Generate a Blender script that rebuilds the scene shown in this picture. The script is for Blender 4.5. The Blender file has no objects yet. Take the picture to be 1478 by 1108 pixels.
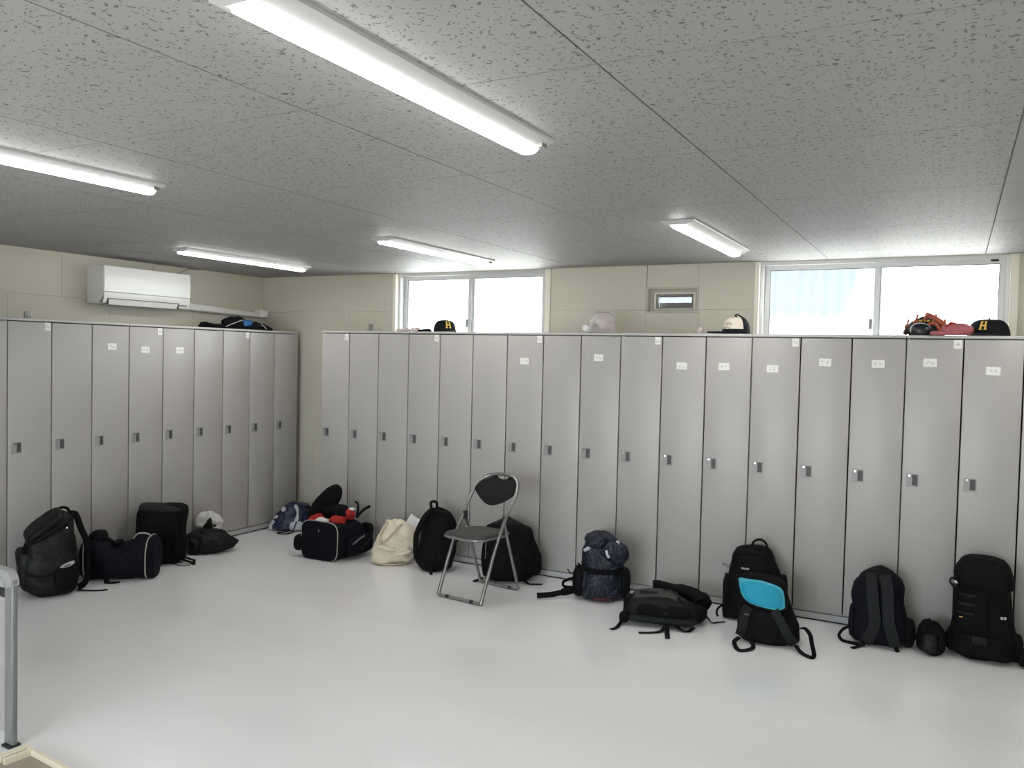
import bpy, bmesh, math, random
import numpy as np
from mathutils import Vector, Matrix, noise, Euler
random.seed(7)
S = bpy.context.scene
COL = S.collection
PI = math.pi
R = math.radians

# ------------------------------------------------------------------ camera
cam_data = bpy.data.cameras.new('camera')
cam = bpy.data.objects.new('camera', cam_data)
COL.objects.link(cam)
YAW, PITCH, ROLL = -0.49241, -0.03427, 0.02304
CAM = Vector((4.7611, -5.4329, 1.6176))
fw = Vector((math.sin(YAW)*math.cos(PITCH), math.cos(YAW)*math.cos(PITCH), math.sin(PITCH)))
rt = Vector((math.cos(YAW), -math.sin(YAW), 0))
up = rt.cross(fw)
rt2 = rt*math.cos(ROLL) + up*math.sin(ROLL)
up2 = -rt*math.sin(ROLL) + up*math.cos(ROLL)
mw = Matrix((rt2, up2, -fw)).transposed().to_4x4()
mw.translation = CAM
cam.matrix_world = mw
cam_data.sensor_width = 36
cam_data.lens = 1191.2/1478*36
cam_data.clip_start = 0.02
S.camera = cam

# ------------------------------------------------------------------ light, exposure
LAMP_E = 29.5
SKY_E = 9.5
SUN_E = 42.0
w = bpy.data.worlds.new('sky'); S.world = w; w.use_nodes = True
bg = w.node_tree.nodes['Background']
bg.inputs[0].default_value = (0.86, 0.93, 1.0, 1)
bg.inputs[1].default_value = SKY_E
sun = bpy.data.objects.new('sun', bpy.data.lights.new('sun', 'SUN'))
sun.data.energy = SUN_E; sun.data.angle = R(3); sun.data.color = (1, .96, .9)
sun.rotation_euler = (R(32), R(12), 0)      # from behind the building, onto the yard outside
COL.objects.link(sun)
for px, py, pz, pw, ph, rx in ((1.12, .70, 1.88, 1.5, .84, -90), (4.28, .70, 1.88, 1.5, .84, -90), (2.6, -7.98, 1.05, 3.6, 2.0, 90)):   # sampling portals in the window openings
    l = bpy.data.lights.new('window_portal', 'AREA'); l.shape = 'RECTANGLE'; l.size = pw; l.size_y = ph
    l.cycles.is_portal = True
    o = bpy.data.objects.new('window_portal', l); COL.objects.link(o)
    o.location = (px, py, pz); o.rotation_euler = (R(rx), 0, 0)
S.view_settings.view_transform = 'Standard'; S.view_settings.look = 'None'
S.view_settings.gamma = 1; S.view_settings.use_curve_mapping = False
S.view_settings.exposure = 0.08

# ------------------------------------------------------------------ materials
def mat(name, col, rough=.6, metal=0, spec=.5, bump=0, bscale=200, var=0, vscale=8, emit=None, estr=0, coat=0, sheen=0, alpha=1, trans=0):
    m = bpy.data.materials.new(name); m.use_nodes = True
    nt = m.node_tree; b = nt.nodes['Principled BSDF']
    b.inputs['Base Color'].default_value = (*col, 1)
    b.inputs['Roughness'].default_value = rough
    b.inputs['Metallic'].default_value = metal
    b.inputs['Specular IOR Level'].default_value = spec
    b.inputs['Coat Weight'].default_value = coat
    b.inputs['Sheen Weight'].default_value = sheen
    b.inputs['Alpha'].default_value = alpha
    b.inputs['Transmission Weight'].default_value = trans
    if emit:
        b.inputs['Emission Color'].default_value = (*emit, 1); b.inputs['Emission Strength'].default_value = estr
    tc = nt.nodes.new('ShaderNodeTexCoord')
    if var:
        n = nt.nodes.new('ShaderNodeTexNoise'); n.inputs['Scale'].default_value = vscale; n.inputs['Detail'].default_value = 4
        nt.links.new(tc.outputs['Object'], n.inputs['Vector'])
        mx = nt.nodes.new('ShaderNodeMix'); mx.data_type = 'RGBA'
        mx.inputs[6].default_value = (*[c*(1-var) for c in col], 1); mx.inputs[7].default_value = (*[min(1, c*(1+var)) for c in col], 1)
        nt.links.new(n.outputs['Fac'], mx.inputs[0]); nt.links.new(mx.outputs[2], b.inputs['Base Color'])
    if bump:
        n2 = nt.nodes.new('ShaderNodeTexNoise'); n2.inputs['Scale'].default_value = bscale; n2.inputs['Detail'].default_value = 3
        nt.links.new(tc.outputs['Object'], n2.inputs['Vector'])
        bp = nt.nodes.new('ShaderNodeBump'); bp.inputs['Strength'].default_value = bump; bp.inputs['Distance'].default_value = .004
        nt.links.new(n2.outputs['Fac'], bp.inputs['Height']); nt.links.new(bp.outputs['Normal'], b.inputs['Normal'])
    return m

MT = {}
MT['locker'] = mat('locker_paint', (.40, .384, .367), .34, spec=.5, bump=.03, bscale=300, var=.02, vscale=3)
MT['lockertop'] = mat('locker_top_paint', (.46, .455, .44), .42, spec=.4)
MT['plinth'] = mat('plinth_paint', (.42, .42, .435), .4)
MT['dark'] = mat('gap_shade_and_label_dark', (.03, .03, .03), .8)  # painted shade for locker gaps; also the dark maker label
MT['handle'] = mat('handle_plastic', (.30, .295, .295), .35)
MT['recess'] = mat('handle_recess', (.07, .068, .068), .5)
MT['chrome'] = mat('chrome', (.75, .75, .75), .18, 1)
MT['steel'] = mat('chair_tube_steel', (.30, .30, .295), .33, 1)
MT['sticker'] = mat('sticker_paper', (.80, .79, .75), .6)
MT['ink'] = mat('sticker_ink', (.38, .38, .38), .7)
MT['wall'] = mat('wall_cream_paint', (.53, .506, .42), .55, bump=.08, bscale=60, var=.03, vscale=2)
MT['wallback'] = mat('wall_joint_paint', (.515, .49, .405), .6)
MT['casing'] = mat('window_casing_paint', (.74, .70, .60), .5)
MT['ventframe'] = mat('vent_frame_aluminium', (.40, .38, .33), .45, .2)
MT['alu'] = mat('window_aluminium', (.55, .55, .54), .4, .35)
MT['aludark'] = mat('window_gasket', (.12, .115, .10), .6)
MT['white'] = mat('white_plastic', (.83, .83, .80), .3, coat=.15)
MT['lampbase'] = mat('lamp_white_enamel', (.5, .5, .5), .35)
MT['acshade_duct'] = mat('ac_shade_and_duct_plastic', (.70, .69, .65), .4)  # side shading of the AC put into this tone; also the duct's grey
MT['lamp'] = mat('lamp_diffuser', (.9, .9, .9), .5, emit=(1, .985, .955), estr=LAMP_E)
MT['black'] = mat('black_nylon', (.0032, .0033, .0040), .75, spec=.13, bump=.25, bscale=90, var=.35, vscale=14)
MT['black2'] = mat('black_webbing', (.0035, .0035, .004), .8, spec=.13, bump=.2, bscale=400)
MT['navyblack'] = mat('navy_black_nylon', (.0032, .0040, .0080), .72, spec=.14, bump=.25, bscale=90, var=.3, vscale=12)
MT['shiny'] = mat('black_coated_fabric', (.0042, .0045, .0048), .52, spec=.22, bump=.4, bscale=35, var=.3, vscale=14)
MT['grey'] = mat('dark_grey_nylon', (.014, .0145, .015), .7, spec=.2, bump=.25, bscale=80, var=.2)
MT['olive'] = mat('olive_grey_nylon', (.048, .048, .041), .65, spec=.3, bump=.2, bscale=80, var=.2)
MT['slate'] = mat('slate_nylon', (.0075, .0088, .0105), .65, spec=.2, bump=.25, bscale=80, var=.25)
MT['piping'] = mat('grey_piping', (.33, .32, .29), .6)
MT['logo'] = mat('pale_print', (.42, .42, .42), .6)
MT['logodim'] = mat('grey_print', (.12, .12, .12), .6)
MT['turq'] = mat('turquoise_lining', (.0, .28, .43), .6, bump=.5, bscale=40, var=.12, vscale=10)
MT['turqedge'] = mat('turquoise_piping', (.06, .40, .52), .5)
MT['cream'] = mat('cream_canvas', (.70, .63, .50), .85, spec=.2, bump=.5, bscale=60, var=.08, vscale=10)
MT['creamh'] = mat('tan_canvas_handle', (.50, .42, .30), .85)
MT['paper'] = mat('white_paper', (.80, .80, .80), .7)
MT['cloth'] = mat('white_cloth', (.62, .61, .60), .85, spec=.2, bump=.5, bscale=60)
MT['red'] = mat('red_cloth', (.36, .024, .022), .85, spec=.2, bump=.5, bscale=60, var=.25, vscale=20)
MT['darkred'] = mat('dark_red_label', (.07, .008, .010), .6)
MT['pinkwhite'] = mat('pinkish_white_cloth', (.60, .48, .46), .8, bump=.4, bscale=60, var=.3, vscale=30)
MT['navy'] = mat('navy_shiny_nylon', (.008, .011, .045), .42, spec=.5, bump=.4, bscale=40, var=.3)
MT['pale'] = mat('pale_grey_nylon', (.45, .46, .50), .5, bump=.4, bscale=40, var=.15)
MT['capblack'] = mat('black_wool_cap', (.006, .006, .008), .85, spec=.2, bump=.3, bscale=300)
MT['yellow'] = mat('yellow_embroidery', (.72, .50, .08), .7)
MT['capwhite'] = mat('off_white_cap_cloth', (.60, .54, .47), .85, spec=.2, bump=.3, bscale=200, var=.06)
MT['capprint'] = mat('grey_cap_print', (.36, .29, .25), .8)
MT['leather'] = mat('dark_brown_leather', (.060, .022, .020), .45, bump=.3, bscale=60, var=.3, vscale=20)
MT['orange'] = mat('orange_leather', (.42, .10, .045), .45, bump=.3, bscale=60, var=.2)
MT['blackleather'] = mat('black_leather', (.010, .011, .014), .3, spec=.5, bump=.1, bscale=50)
MT['pink'] = mat('pink_cloth', (.36, .10, .115), .6, bump=.3, bscale=40, var=.25, vscale=20)
MT['bluepatch'] = mat('blue_shiny_patch', (.02, .11, .32), .3, var=.4, vscale=30)
MT['seat'] = mat('grey_vinyl_seat', (.040, .041, .039), .5, bump=.15, bscale=120)
MT['backpad'] = mat('black_vinyl_back', (.004, .0045, .006), .6, spec=.22, bump=.1, bscale=120)
MT['rubber'] = mat('black_rubber', (.02, .02, .02), .7)
MT['desk'] = mat('grey_desk_steel', (.20, .20, .205), .4, .2)
MT['silver'] = mat('silver_trim', (.40, .40, .41), .35, .4)
MT['desktop'] = mat('textured_grey_top', (.30, .30, .29), .6, bump=.6, bscale=250)
MT['panel'] = mat('pale_desk_panel', (.34, .32, .31), .5)
MT['tray'] = mat('cream_tray_plastic', (.72, .66, .52), .45)
MT['traydark'] = mat('brown_tray_inside', (.30, .25, .21), .6)
MT['plate'] = mat('grey_metal_plate', (.28, .27, .25), .45, .5)
MT['hatch'] = mat('plain_ceiling_board', (.29, .286, .28), .6)
MT['joint'] = mat('ceiling_joint_grey', (.17, .165, .16), .9)  # grey of the joints between the ceiling boards
MT['ground'] = mat('yard_concrete', (.55, .54, .52), .9, var=.1)
MT['dim_ground'] = mat('dim_ground', (.16, .16, .165), .9, var=.15)
MT['shed'] = mat('pale_blue_corrugated_steel', (.118, .127, .137), .5, var=.05)
MT['hood'] = mat('vent_hood_grey', (.085, .077, .07), .5)

def glass_mat():
    m = bpy.data.materials.new('window_glass'); m.use_nodes = True; nt = m.node_tree
    for n in list(nt.nodes): nt.nodes.remove(n)
    out = nt.nodes.new('ShaderNodeOutputMaterial'); mx = nt.nodes.new('ShaderNodeMixShader')
    t = nt.nodes.new('ShaderNodeBsdfTransparent'); g = nt.nodes.new('ShaderNodeBsdfGlossy')
    t.inputs[0].default_value = (.95, .97, .97, 1); g.inputs['Roughness'].default_value = .35
    mx.inputs[0].default_value = .025
    nt.links.new(t.outputs[0], mx.inputs[1]); nt.links.new(g.outputs[0], mx.inputs[2]); nt.links.new(mx.outputs[0], out.inputs[0])
    return m
MT['glass'] = glass_mat()

def film_mat():
    m = bpy.data.materials.new('clear_plastic_film'); m.use_nodes = True; nt = m.node_tree
    b = nt.nodes['Principled BSDF']; out = nt.nodes['Material Output']
    b.inputs['Base Color'].default_value = (.62, .57, .56, 1); b.inputs['Roughness'].default_value = .22
    t = nt.nodes.new('ShaderNodeBsdfTransparent'); mx = nt.nodes.new('ShaderNodeMixShader'); mx.inputs[0].default_value = .45
    nt.links.new(t.outputs[0], mx.inputs[1]); nt.links.new(b.outputs[0], mx.inputs[2]); nt.links.new(mx.outputs[0], out.inputs[0])
    return m
MT['film'] = film_mat()

def camo_mat():
    m = mat('navy_marbled_fabric', (.012, .014, .03), .5, spec=.3, bump=.4, bscale=40)
    nt = m.node_tree; b = nt.nodes['Principled BSDF']
    tc = nt.nodes.new('ShaderNodeTexCoord')
    n = nt.nodes.new('ShaderNodeTexNoise'); n.inputs['Scale'].default_value = 9; n.inputs['Detail'].default_value = 5; n.inputs['Distortion'].default_value = 2.2
    nt.links.new(tc.outputs['Object'], n.inputs['Vector'])
    s = nt.nodes.new('ShaderNodeMath'); s.operation = 'SUBTRACT'; s.inputs[1].default_value = .5
    a = nt.nodes.new('ShaderNodeMath'); a.operation = 'ABSOLUTE'
    cr = nt.nodes.new('ShaderNodeValToRGB')
    e = cr.color_ramp.elements
    e[0].position = 0; e[0].color = (.05, .062, .10, 1); e[1].position = .03; e[1].color = (.0035, .0045, .0105, 1)
    nt.links.new(n.outputs['Fac'], s.inputs[0]); nt.links.new(s.outputs[0], a.inputs[0]); nt.links.new(a.outputs[0], cr.inputs[0])
    nt.links.new(cr.outputs[0], b.inputs['Base Color'])
    return m
MT['camo'] = camo_mat()

def floor_mat():
    m = mat('glossy_pale_floor', (.83, .83, .835), .13, spec=.8)
    nt = m.node_tree; b = nt.nodes['Principled BSDF']
    tc = nt.nodes.new('ShaderNodeTexCoord')
    n = nt.nodes.new('ShaderNodeTexNoise'); n.inputs['Scale'].default_value = 1.3; n.inputs['Detail'].default_value = 2
    mp = nt.nodes.new('ShaderNodeMapping'); mp.inputs['Scale'].default_value = (.45, 1.6, 1); mp.inputs['Rotation'].default_value = (0, 0, .5)
    nt.links.new(tc.outputs['Object'], mp.inputs['Vector']); nt.links.new(mp.outputs[0], n.inputs['Vector'])
    mx = nt.nodes.new('ShaderNodeMix'); mx.data_type = 'RGBA'
    mx.inputs[6].default_value = (.77, .772, .775, 1); mx.inputs[7].default_value = (.88, .88, .885, 1)
    nt.links.new(n.outputs['Fac'], mx.inputs[0]); nt.links.new(mx.outputs[2], b.inputs['Base Color'])
    return m
MT['floor'] = floor_mat()

def ceiling_mat():
    # white gypsum board with the worm-hole fissures of this kind of board
    m = mat('fissured_ceiling_board', (.62, .61, .595), .6, spec=.5)
    nt = m.node_tree; b = nt.nodes['Principled BSDF']
    tc = nt.nodes.new('ShaderNodeTexCoord')
    def layer(scale, sx, sy, thr, keep, dist, seed):
        mp = nt.nodes.new('ShaderNodeMapping'); mp.inputs['Scale'].default_value = (sx, sy, 0); mp.inputs['Location'].default_value = (seed, seed*.7, 0)
        nz = nt.nodes.new('ShaderNodeTexNoise'); nz.inputs['Scale'].default_value = scale*.9; nz.inputs['Detail'].default_value = 2
        nt.links.new(tc.outputs['Object'], nz.inputs['Vector'])
        vs = nt.nodes.new('ShaderNodeVectorMath'); vs.operation = 'SUBTRACT'; vs.inputs[1].default_value = (.5, .5, .5)
        sc = nt.nodes.new('ShaderNodeVectorMath'); sc.operation = 'SCALE'; sc.inputs['Scale'].default_value = dist
        ad = nt.nodes.new('ShaderNodeVectorMath'); ad.operation = 'ADD'
        nt.links.new(nz.outputs['Color'], vs.inputs[0]); nt.links.new(vs.outputs[0], sc.inputs[0])
        nt.links.new(tc.outputs['Object'], ad.inputs[0]); nt.links.new(sc.outputs[0], ad.inputs[1]); nt.links.new(ad.outputs[0], mp.inputs['Vector'])
        v = nt.nodes.new('ShaderNodeTexVoronoi'); v.voronoi_dimensions = '2D'; v.inputs['Scale'].default_value = scale
        nt.links.new(mp.outputs[0], v.inputs['Vector'])
        lt = nt.nodes.new('ShaderNodeMath'); lt.operation = 'LESS_THAN'; lt.inputs[1].default_value = thr
        nt.links.new(v.outputs['Distance'], lt.inputs[0])
        sp = nt.nodes.new('ShaderNodeSeparateColor'); nt.links.new(v.outputs['Color'], sp.inputs[0])
        k = nt.nodes.new('ShaderNodeMath'); k.operation = 'LESS_THAN'; k.inputs[1].default_value = keep
        nt.links.new(sp.outputs[0], k.inputs[0])
        mu = nt.nodes.new('ShaderNodeMath'); mu.operation = 'MULTIPLY'
        nt.links.new(lt.outputs[0], mu.inputs[0]); nt.links.new(k.outputs[0], mu.inputs[1])
        return mu.outputs[0]
    a = layer(33, .68, 1.5, .130, .55, .045, 3.1)
    c = layer(33, 1.5, .68, .125, .42, .045, 11.7)
    d = layer(60, 1, 1, .14, .30, .01, 5.3)
    m1 = nt.nodes.new('ShaderNodeMath'); m1.operation = 'MAXIMUM'; nt.links.new(a, m1.inputs[0]); nt.links.new(c, m1.inputs[1])
    m2 = nt.nodes.new('ShaderNodeMath'); m2.operation = 'MAXIMUM'; nt.links.new(m1.outputs[0], m2.inputs[0]); nt.links.new(d, m2.inputs[1])
    mx = nt.nodes.new('ShaderNodeMix'); mx.data_type = 'RGBA'
    mx.inputs[6].default_value = (.29, .283, .278, 1); mx.inputs[7].default_value = (.100, .096, .092, 1)
    nt.links.new(m2.outputs[0], mx.inputs[0]); nt.links.new(mx.outputs[2], b.inputs['Base Color'])
    inv = nt.nodes.new('ShaderNodeMath'); inv.operation = 'SUBTRACT'; inv.inputs[0].default_value = 1
    nt.links.new(m2.outputs[0], inv.inputs[1])
    bp = nt.nodes.new('ShaderNodeBump'); bp.inputs['Strength'].default_value = .4; bp.inputs['Distance'].default_value = .002
    nt.links.new(inv.outputs[0], bp.inputs['Height']); nt.links.new(bp.outputs['Normal'], b.inputs['Normal'])
    return m
MT['ceiling'] = ceiling_mat()

# ------------------------------------------------------------------ mesh helpers
class MB:
    def __init__(s): s.v = []; s.f = []; s.m = []; s.mats = []
    def mi(s, m):
        if m not in s.mats: s.mats.append(m)
        return s.mats.index(m)
    def add(s, v, f, m):
        k = len(s.v); i = s.mi(m)
        s.v += [Vector(p) for p in v]
        for q in f: s.f.append([j+k for j in q]); s.m.append(i)
        return range(k, len(s.v))
    def box(s, x0, x1, y0, y1, z0, z1, m):
        v = [(x, y, z) for z in (z0, z1) for y in (y0, y1) for x in (x0, x1)]
        return s.add(v, [(0, 2, 3, 1), (4, 5, 7, 6), (0, 1, 5, 4), (2, 6, 7, 3), (0, 4, 6, 2), (1, 3, 7, 5)], m)
    def rbox(s, c, size, r, m, rot=None, seg=2):
        bm = bmesh.new(); bmesh.ops.create_cube(bm, size=1)
        for v in bm.verts: v.co = Vector((v.co.x*size[0], v.co.y*size[1], v.co.z*size[2]))
        bmesh.ops.bevel(bm, geom=bm.edges[:], offset=r, segments=seg, profile=.5, affect='EDGES')
        q = Euler(rot).to_matrix() if rot else Matrix.Identity(3)
        bm.verts.index_update()
        v = [q @ x.co + Vector(c) for x in bm.verts]; f = [[x.index for x in g.verts] for g in bm.faces]
        bm.free(); return s.add(v, f, m)
    def pad(s, c, size, m, rot=None, n=2.5, n2=None, N=20, K=12):
        # superellipsoid cushion; size = full extents
        n2 = n2 or n
        q = rot if isinstance(rot, Matrix) else (Euler(rot).to_matrix() if rot else Matrix.Identity(3))
        sg = lambda a, e: math.copysign(abs(a)**e, a)
        v = []; f = []
        for i in range(1, K):
            ph = -PI/2 + PI*i/K
            for j in range(N):
                th = 2*PI*j/N
                p = Vector((sg(math.cos(ph), 2/n2)*sg(math.cos(th), 2/n)*size[0]/2, sg(math.cos(ph), 2/n2)*sg(math.sin(th), 2/n)*size[1]/2, sg(math.sin(ph), 2/n2)*size[2]/2))
                v.append(q @ p + Vector(c))
        for i in range(K-2):
            for j in range(N):
                f.append((i*N+j, i*N+(j+1) % N, (i+1)*N+(j+1) % N, (i+1)*N+j))
        b0 = len(v); v.append(q @ Vector((0, 0, -size[2]/2)) + Vector(c)); v.append(q @ Vector((0, 0, size[2]/2)) + Vector(c))
        for j in range(N):
            f.append((b0, (j+1) % N, j)); f.append((b0+1, (K-2)*N+j, (K-2)*N+(j+1) % N))
        return s.add(v, f, m)
    def tube(s, pts, r, m, n=8, closed=False):
        P = [Vector(p) for p in pts]; L = len(P); v = []; f = []
        prev = None
        for i in range(L):
            t = (P[(i+1) % L] - P[i-1]) if closed else (P[min(i+1, L-1)] - P[max(i-1, 0)])
            t.normalize()
            if prev is None:
                a = Vector((0, 0, 1)) if abs(t.z) < .9 else Vector((1, 0, 0)); u = t.cross(a).normalized()
            else:
                u = (prev - t*prev.dot(t)).normalized()
            prev = u; w_ = t.cross(u)
            rr = r[i] if isinstance(r, (list, tuple)) else r
            for j in range(n):
                a = 2*PI*j/n; v.append(P[i] + (u*math.cos(a) + w_*math.sin(a))*rr)
        for i in range(L if closed else L-1):
            k = (i+1) % L
            for j in range(n): f.append((i*n+j, i*n+(j+1) % n, k*n+(j+1) % n, k*n+j))
        if not closed: f.append(list(range(n))[::-1]); f.append([(L-1)*n+j for j in range(n)])
        return s.add(v, f, m)
    def ribbon(s, pts, wd, th, m, nrm=(0, -1, 0)):
        # flat webbing along pts, face turned to nrm (one vector or one per point)
        P = [Vector(p) for p in pts]; L = len(P); v = []; f = []
        for i in range(L):
            t = (P[min(i+1, L-1)] - P[max(i-1, 0)]).normalized()
            nn = Vector(nrm[i] if isinstance(nrm[0], (tuple, list, Vector)) else nrm)
            sd = t.cross(nn)
            if sd.length < 1e-3: sd = t.cross(Vector((.3, .5, .8)))
            sd.normalize(); n2 = sd.cross(t).normalized()
            ww = wd[i] if isinstance(wd, (list, tuple)) else wd
            v += [P[i]-sd*ww/2-n2*th/2, P[i]+sd*ww/2-n2*th/2, P[i]+sd*ww/2+n2*th/2, P[i]-sd*ww/2+n2*th/2]
        for i in range(L-1):
            for j in range(4): f.append((i*4+j, i*4+(j+1) % 4, i*4+4+(j+1) % 4, i*4+4+j))
        f.append((3, 2, 1, 0)); f.append([(L-1)*4+j for j in range(4)])
        return s.add(v, f, m)
    def wrinkle(s, amp, freq, seed=0, rng=None, floor=True, crease=.9):
        off = Vector((seed*3.7, seed*1.9, seed*5.3))
        cen = sum(s.v, Vector())/max(1, len(s.v))
        for i in (rng or range(len(s.v))):
            p = s.v[i]
            q = p*freq + off
            d = noise.noise_vector(q)*amp + noise.noise_vector(q*2.3)*amp*.45
            if crease:
                o = p-cen; o.z *= .3
                c2 = Vector((q.x*.9+q.z*.5, q.y*.9-q.z*.4, q.z*.55))
                r = abs(noise.noise(c2*.9)); r2 = abs(noise.noise(c2*1.7+Vector((9, 4, 2))))
                k = max(0, 1-r*6)**2 + .6*max(0, 1-r2*6)**2
                if o.length > 1e-4: d -= o.normalized()*k*amp*crease
            p = p + d
            if floor and p.z < .002: p.z = .002
            s.v[i] = p
    def build(s, name, parent=None, smooth=True, loc=None, rotz=None):
        me = bpy.data.meshes.new(name)
        me.from_pydata([tuple(p) for p in s.v], [], s.f)
        for m in s.mats: me.materials.append(MT[m])
        me.polygons.foreach_set('material_index', s.m)
        if smooth: me.polygons.foreach_set('use_smooth', [True]*len(s.f))
        me.update()
        bm = bmesh.new(); bm.from_mesh(me); bmesh.ops.recalc_face_normals(bm, faces=bm.faces); bm.to_mesh(me); bm.free()
        if smooth: me.set_sharp_from_angle(angle=R(50))
        o = bpy.data.objects.new(name, me); COL.objects.link(o)
        if parent: o.parent = parent
        if loc is not None: o.location = loc
        if rotz is not None: o.rotation_euler = (0, 0, rotz)
        return o

def spl(pts, k=6, closed=False):
    P = [Vector(p) for p in pts]; n = len(P); out = []
    for i in range(n if closed else n-1):
        if closed: a, b, c, d = P[i-1], P[i], P[(i+1) % n], P[(i+2) % n]
        else: a, b, c, d = P[max(i-1, 0)], P[i], P[i+1], P[min(i+2, n-1)]
        for j in range(k):
            t = j/k
            out.append(.5*((2*b) + (c-a)*t + (2*a-5*b+4*c-d)*t*t + (3*b-a-3*c+d)*t**3))
    if not closed: out.append(P[-1])
    return out

class Loft:
    """Soft bag body: sections along axis 'z' (a = x, b = y) or 'x' (a = y, b = z).
    rows: (t, a0, a1, b0, b1, n)"""
    def __init__(s, rows, axis='z', r0=.03, r1=.05):
        s.rows = np.array(sorted(rows), float); s.axis = axis; s.r0 = r0; s.r1 = r1
        s.t0, s.t1 = s.rows[0, 0], s.rows[-1, 0]
        tt = np.linspace(s.t0, s.t1, 121)
        s.tab = [np.interp(tt, s.rows[:, 0], s.rows[:, k]) for k in range(1, 6)]
        ker = np.array([1, 2, 3, 4, 3, 2, 1.]); ker /= ker.sum()
        s.tab = [np.convolve(np.pad(x, 3, mode='edge'), ker, 'valid') for x in s.tab]
        s.tt = tt
    def sec(s, t):
        a0, a1, b0, b1, n = [float(np.interp(t, s.tt, x)) for x in s.tab]
        ins = 0
        for r, d in ((s.r0, t-s.t0), (s.r1, s.t1-t)):
            if r > 0 and d < r: ins = max(ins, r - math.sqrt(max(0, r*r-(r-max(d, 0))**2)))
        ia = min(ins, (a1-a0)*.42); ib = min(ins, (b1-b0)*.42)
        return a0+ia, a1-ia, b0+ib, b1-ib, n
    def mesh(s, mb, m, K=40, N=44):
        lv = sorted(set([round(s.t0+(s.t1-s.t0)*(.5-.5*math.cos(PI*i/K))*1.0, 5) for i in range(K+1)]))
        v = []; f = []
        for t in lv:
            a0, a1, b0, b1, n = s.sec(t); ca, cb, ha, hb = (a0+a1)/2, (b0+b1)/2, (a1-a0)/2, (b1-b0)/2
            for j in range(N):
                th = 2*PI*j/N; c, q = math.cos(th), math.sin(th)
                a = ca+ha*math.copysign(abs(c)**(2/n), c); b = cb+hb*math.copysign(abs(q)**(2/n), q)
                v.append((a, b, t) if s.axis == 'z' else (t, a, b))
        for i in range(len(lv)-1):
            for j in range(N): f.append((i*N+j, i*N+(j+1) % N, (i+1)*N+(j+1) % N, (i+1)*N+j))
        for e, t in ((0, lv[0]), (len(lv)-1, lv[-1])):
            a0, a1, b0, b1, n = s.sec(t); ca, cb = (a0+a1)/2, (b0+b1)/2
            base = [v[e*N+j] for j in range(N)]
            cen = (ca, cb, t) if s.axis == 'z' else (t, ca, cb)
            k = len(v)
            for j in range(N): v.append(tuple(cen[q]+(base[j][q]-cen[q])*.5 for q in range(3)))
            v.append(cen)
            for j in range(N):
                f.append((e*N+j, e*N+(j+1) % N, k+(j+1) % N, k+j)); f.append((k+j, k+(j+1) % N, k+N))
        return mb.add(v, f, m)
    def front(s, u, z):
        a0, a1, b0, b1, n = s.sec(min(max(z, s.t0+.002), s.t1-.002))
        x = min(abs((u-(a0+a1)/2)/((a1-a0)/2)), .985)
        return (b0+b1)/2 - (b1-b0)/2*(1-x**n)**(1/n)
    def top(s, a, t):
        # upper surface of an 'x' loft
        a0, a1, b0, b1, n = s.sec(t)
        x = min(abs((a-(a0+a1)/2)/((a1-a0)/2)), .985)
        return (b0+b1)/2 + (b1-b0)/2*(1-x**n)**(1/n)
    def ring(s, t, grow=.002, N=40):
        a0, a1, b0, b1, n = s.sec(t); ca, cb, ha, hb = (a0+a1)/2, (b0+b1)/2, (a1-a0)/2+grow, (b1-b0)/2+grow
        o = []
        for j in range(N):
            th = 2*PI*j/N; c, q = math.cos(th), math.sin(th)
            a = ca+ha*math.copysign(abs(c)**(2/n), c); b = max(.004, cb+hb*math.copysign(abs(q)**(2/n), q))
            o.append((a, b, t) if s.axis == 'z' else (t, a, b))
        return o
    def patch(s, mb, m, bnd, th=.015, off=.003, rings=(0, .35, .65, .85, .95, 1)):
        # raised panel following the front face; bnd = boundary points (u,z)
        cu = sum(p[0] for p in bnd)/len(bnd); cz = sum(p[1] for p in bnd)/len(bnd); n = len(bnd)
        v = [(cu, s.front(cu, cz)-off-th, cz)]; f = []
        for r in rings[1:]:
            for p in bnd:
                u, z = cu+(p[0]-cu)*r, cz+(p[1]-cz)*r
                v.append((u, s.front(u, z)-off-th*math.sqrt(max(0, 1-r**6)), z))
        for p in bnd: v.append((p[0], s.front(*p)+.006, p[1]))
        for j in range(n): f.append((0, 1+j, 1+(j+1) % n))
        for i in range(len(rings)-1):
            for j in range(n): f.append((1+i*n+j, 1+i*n+(j+1) % n, 1+(i+1)*n+(j+1) % n, 1+(i+1)*n+j))
        return mb.add(v, f, m)
    def rect(s, u0, u1, z0, z1, n=4, N=36):
        o = []
        for j in range(N):
            th = 2*PI*j/N; c, q = math.cos(th), math.sin(th)
            o.append(((u0+u1)/2+(u1-u0)/2*math.copysign(abs(c)**(2/n), c), (z0+z1)/2+(z1-z0)/2*math.copysign(abs(q)**(2/n), q)))
        return o
    def on(s, pts, off=.01, k=5):
        P = spl([(u, 0, z) for u, z in pts], k)
        return [(p.x, s.front(p.x, p.z)-off, p.z) for p in P]

def thing(name, label, cat, loc=(0, 0, 0), rotz=0, group=None):
    o = bpy.data.objects.new(name, None); COL.objects.link(o); o.empty_display_size = .1
    o.location = loc; o.rotation_euler = (0, 0, rotz); o['label'] = label; o['category'] = cat
    if group: o['group'] = group
    return o
def tag(o, label, cat, group=None):
    o['label'] = label; o['category'] = cat
    if group: o['group'] = group
    return o
def struct(o): o['kind'] = 'structure'; return o
def structe(name):
    o = bpy.data.objects.new(name, None); COL.objects.link(o); o.empty_display_size = .1; o['kind'] = 'structure'; return o
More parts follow.
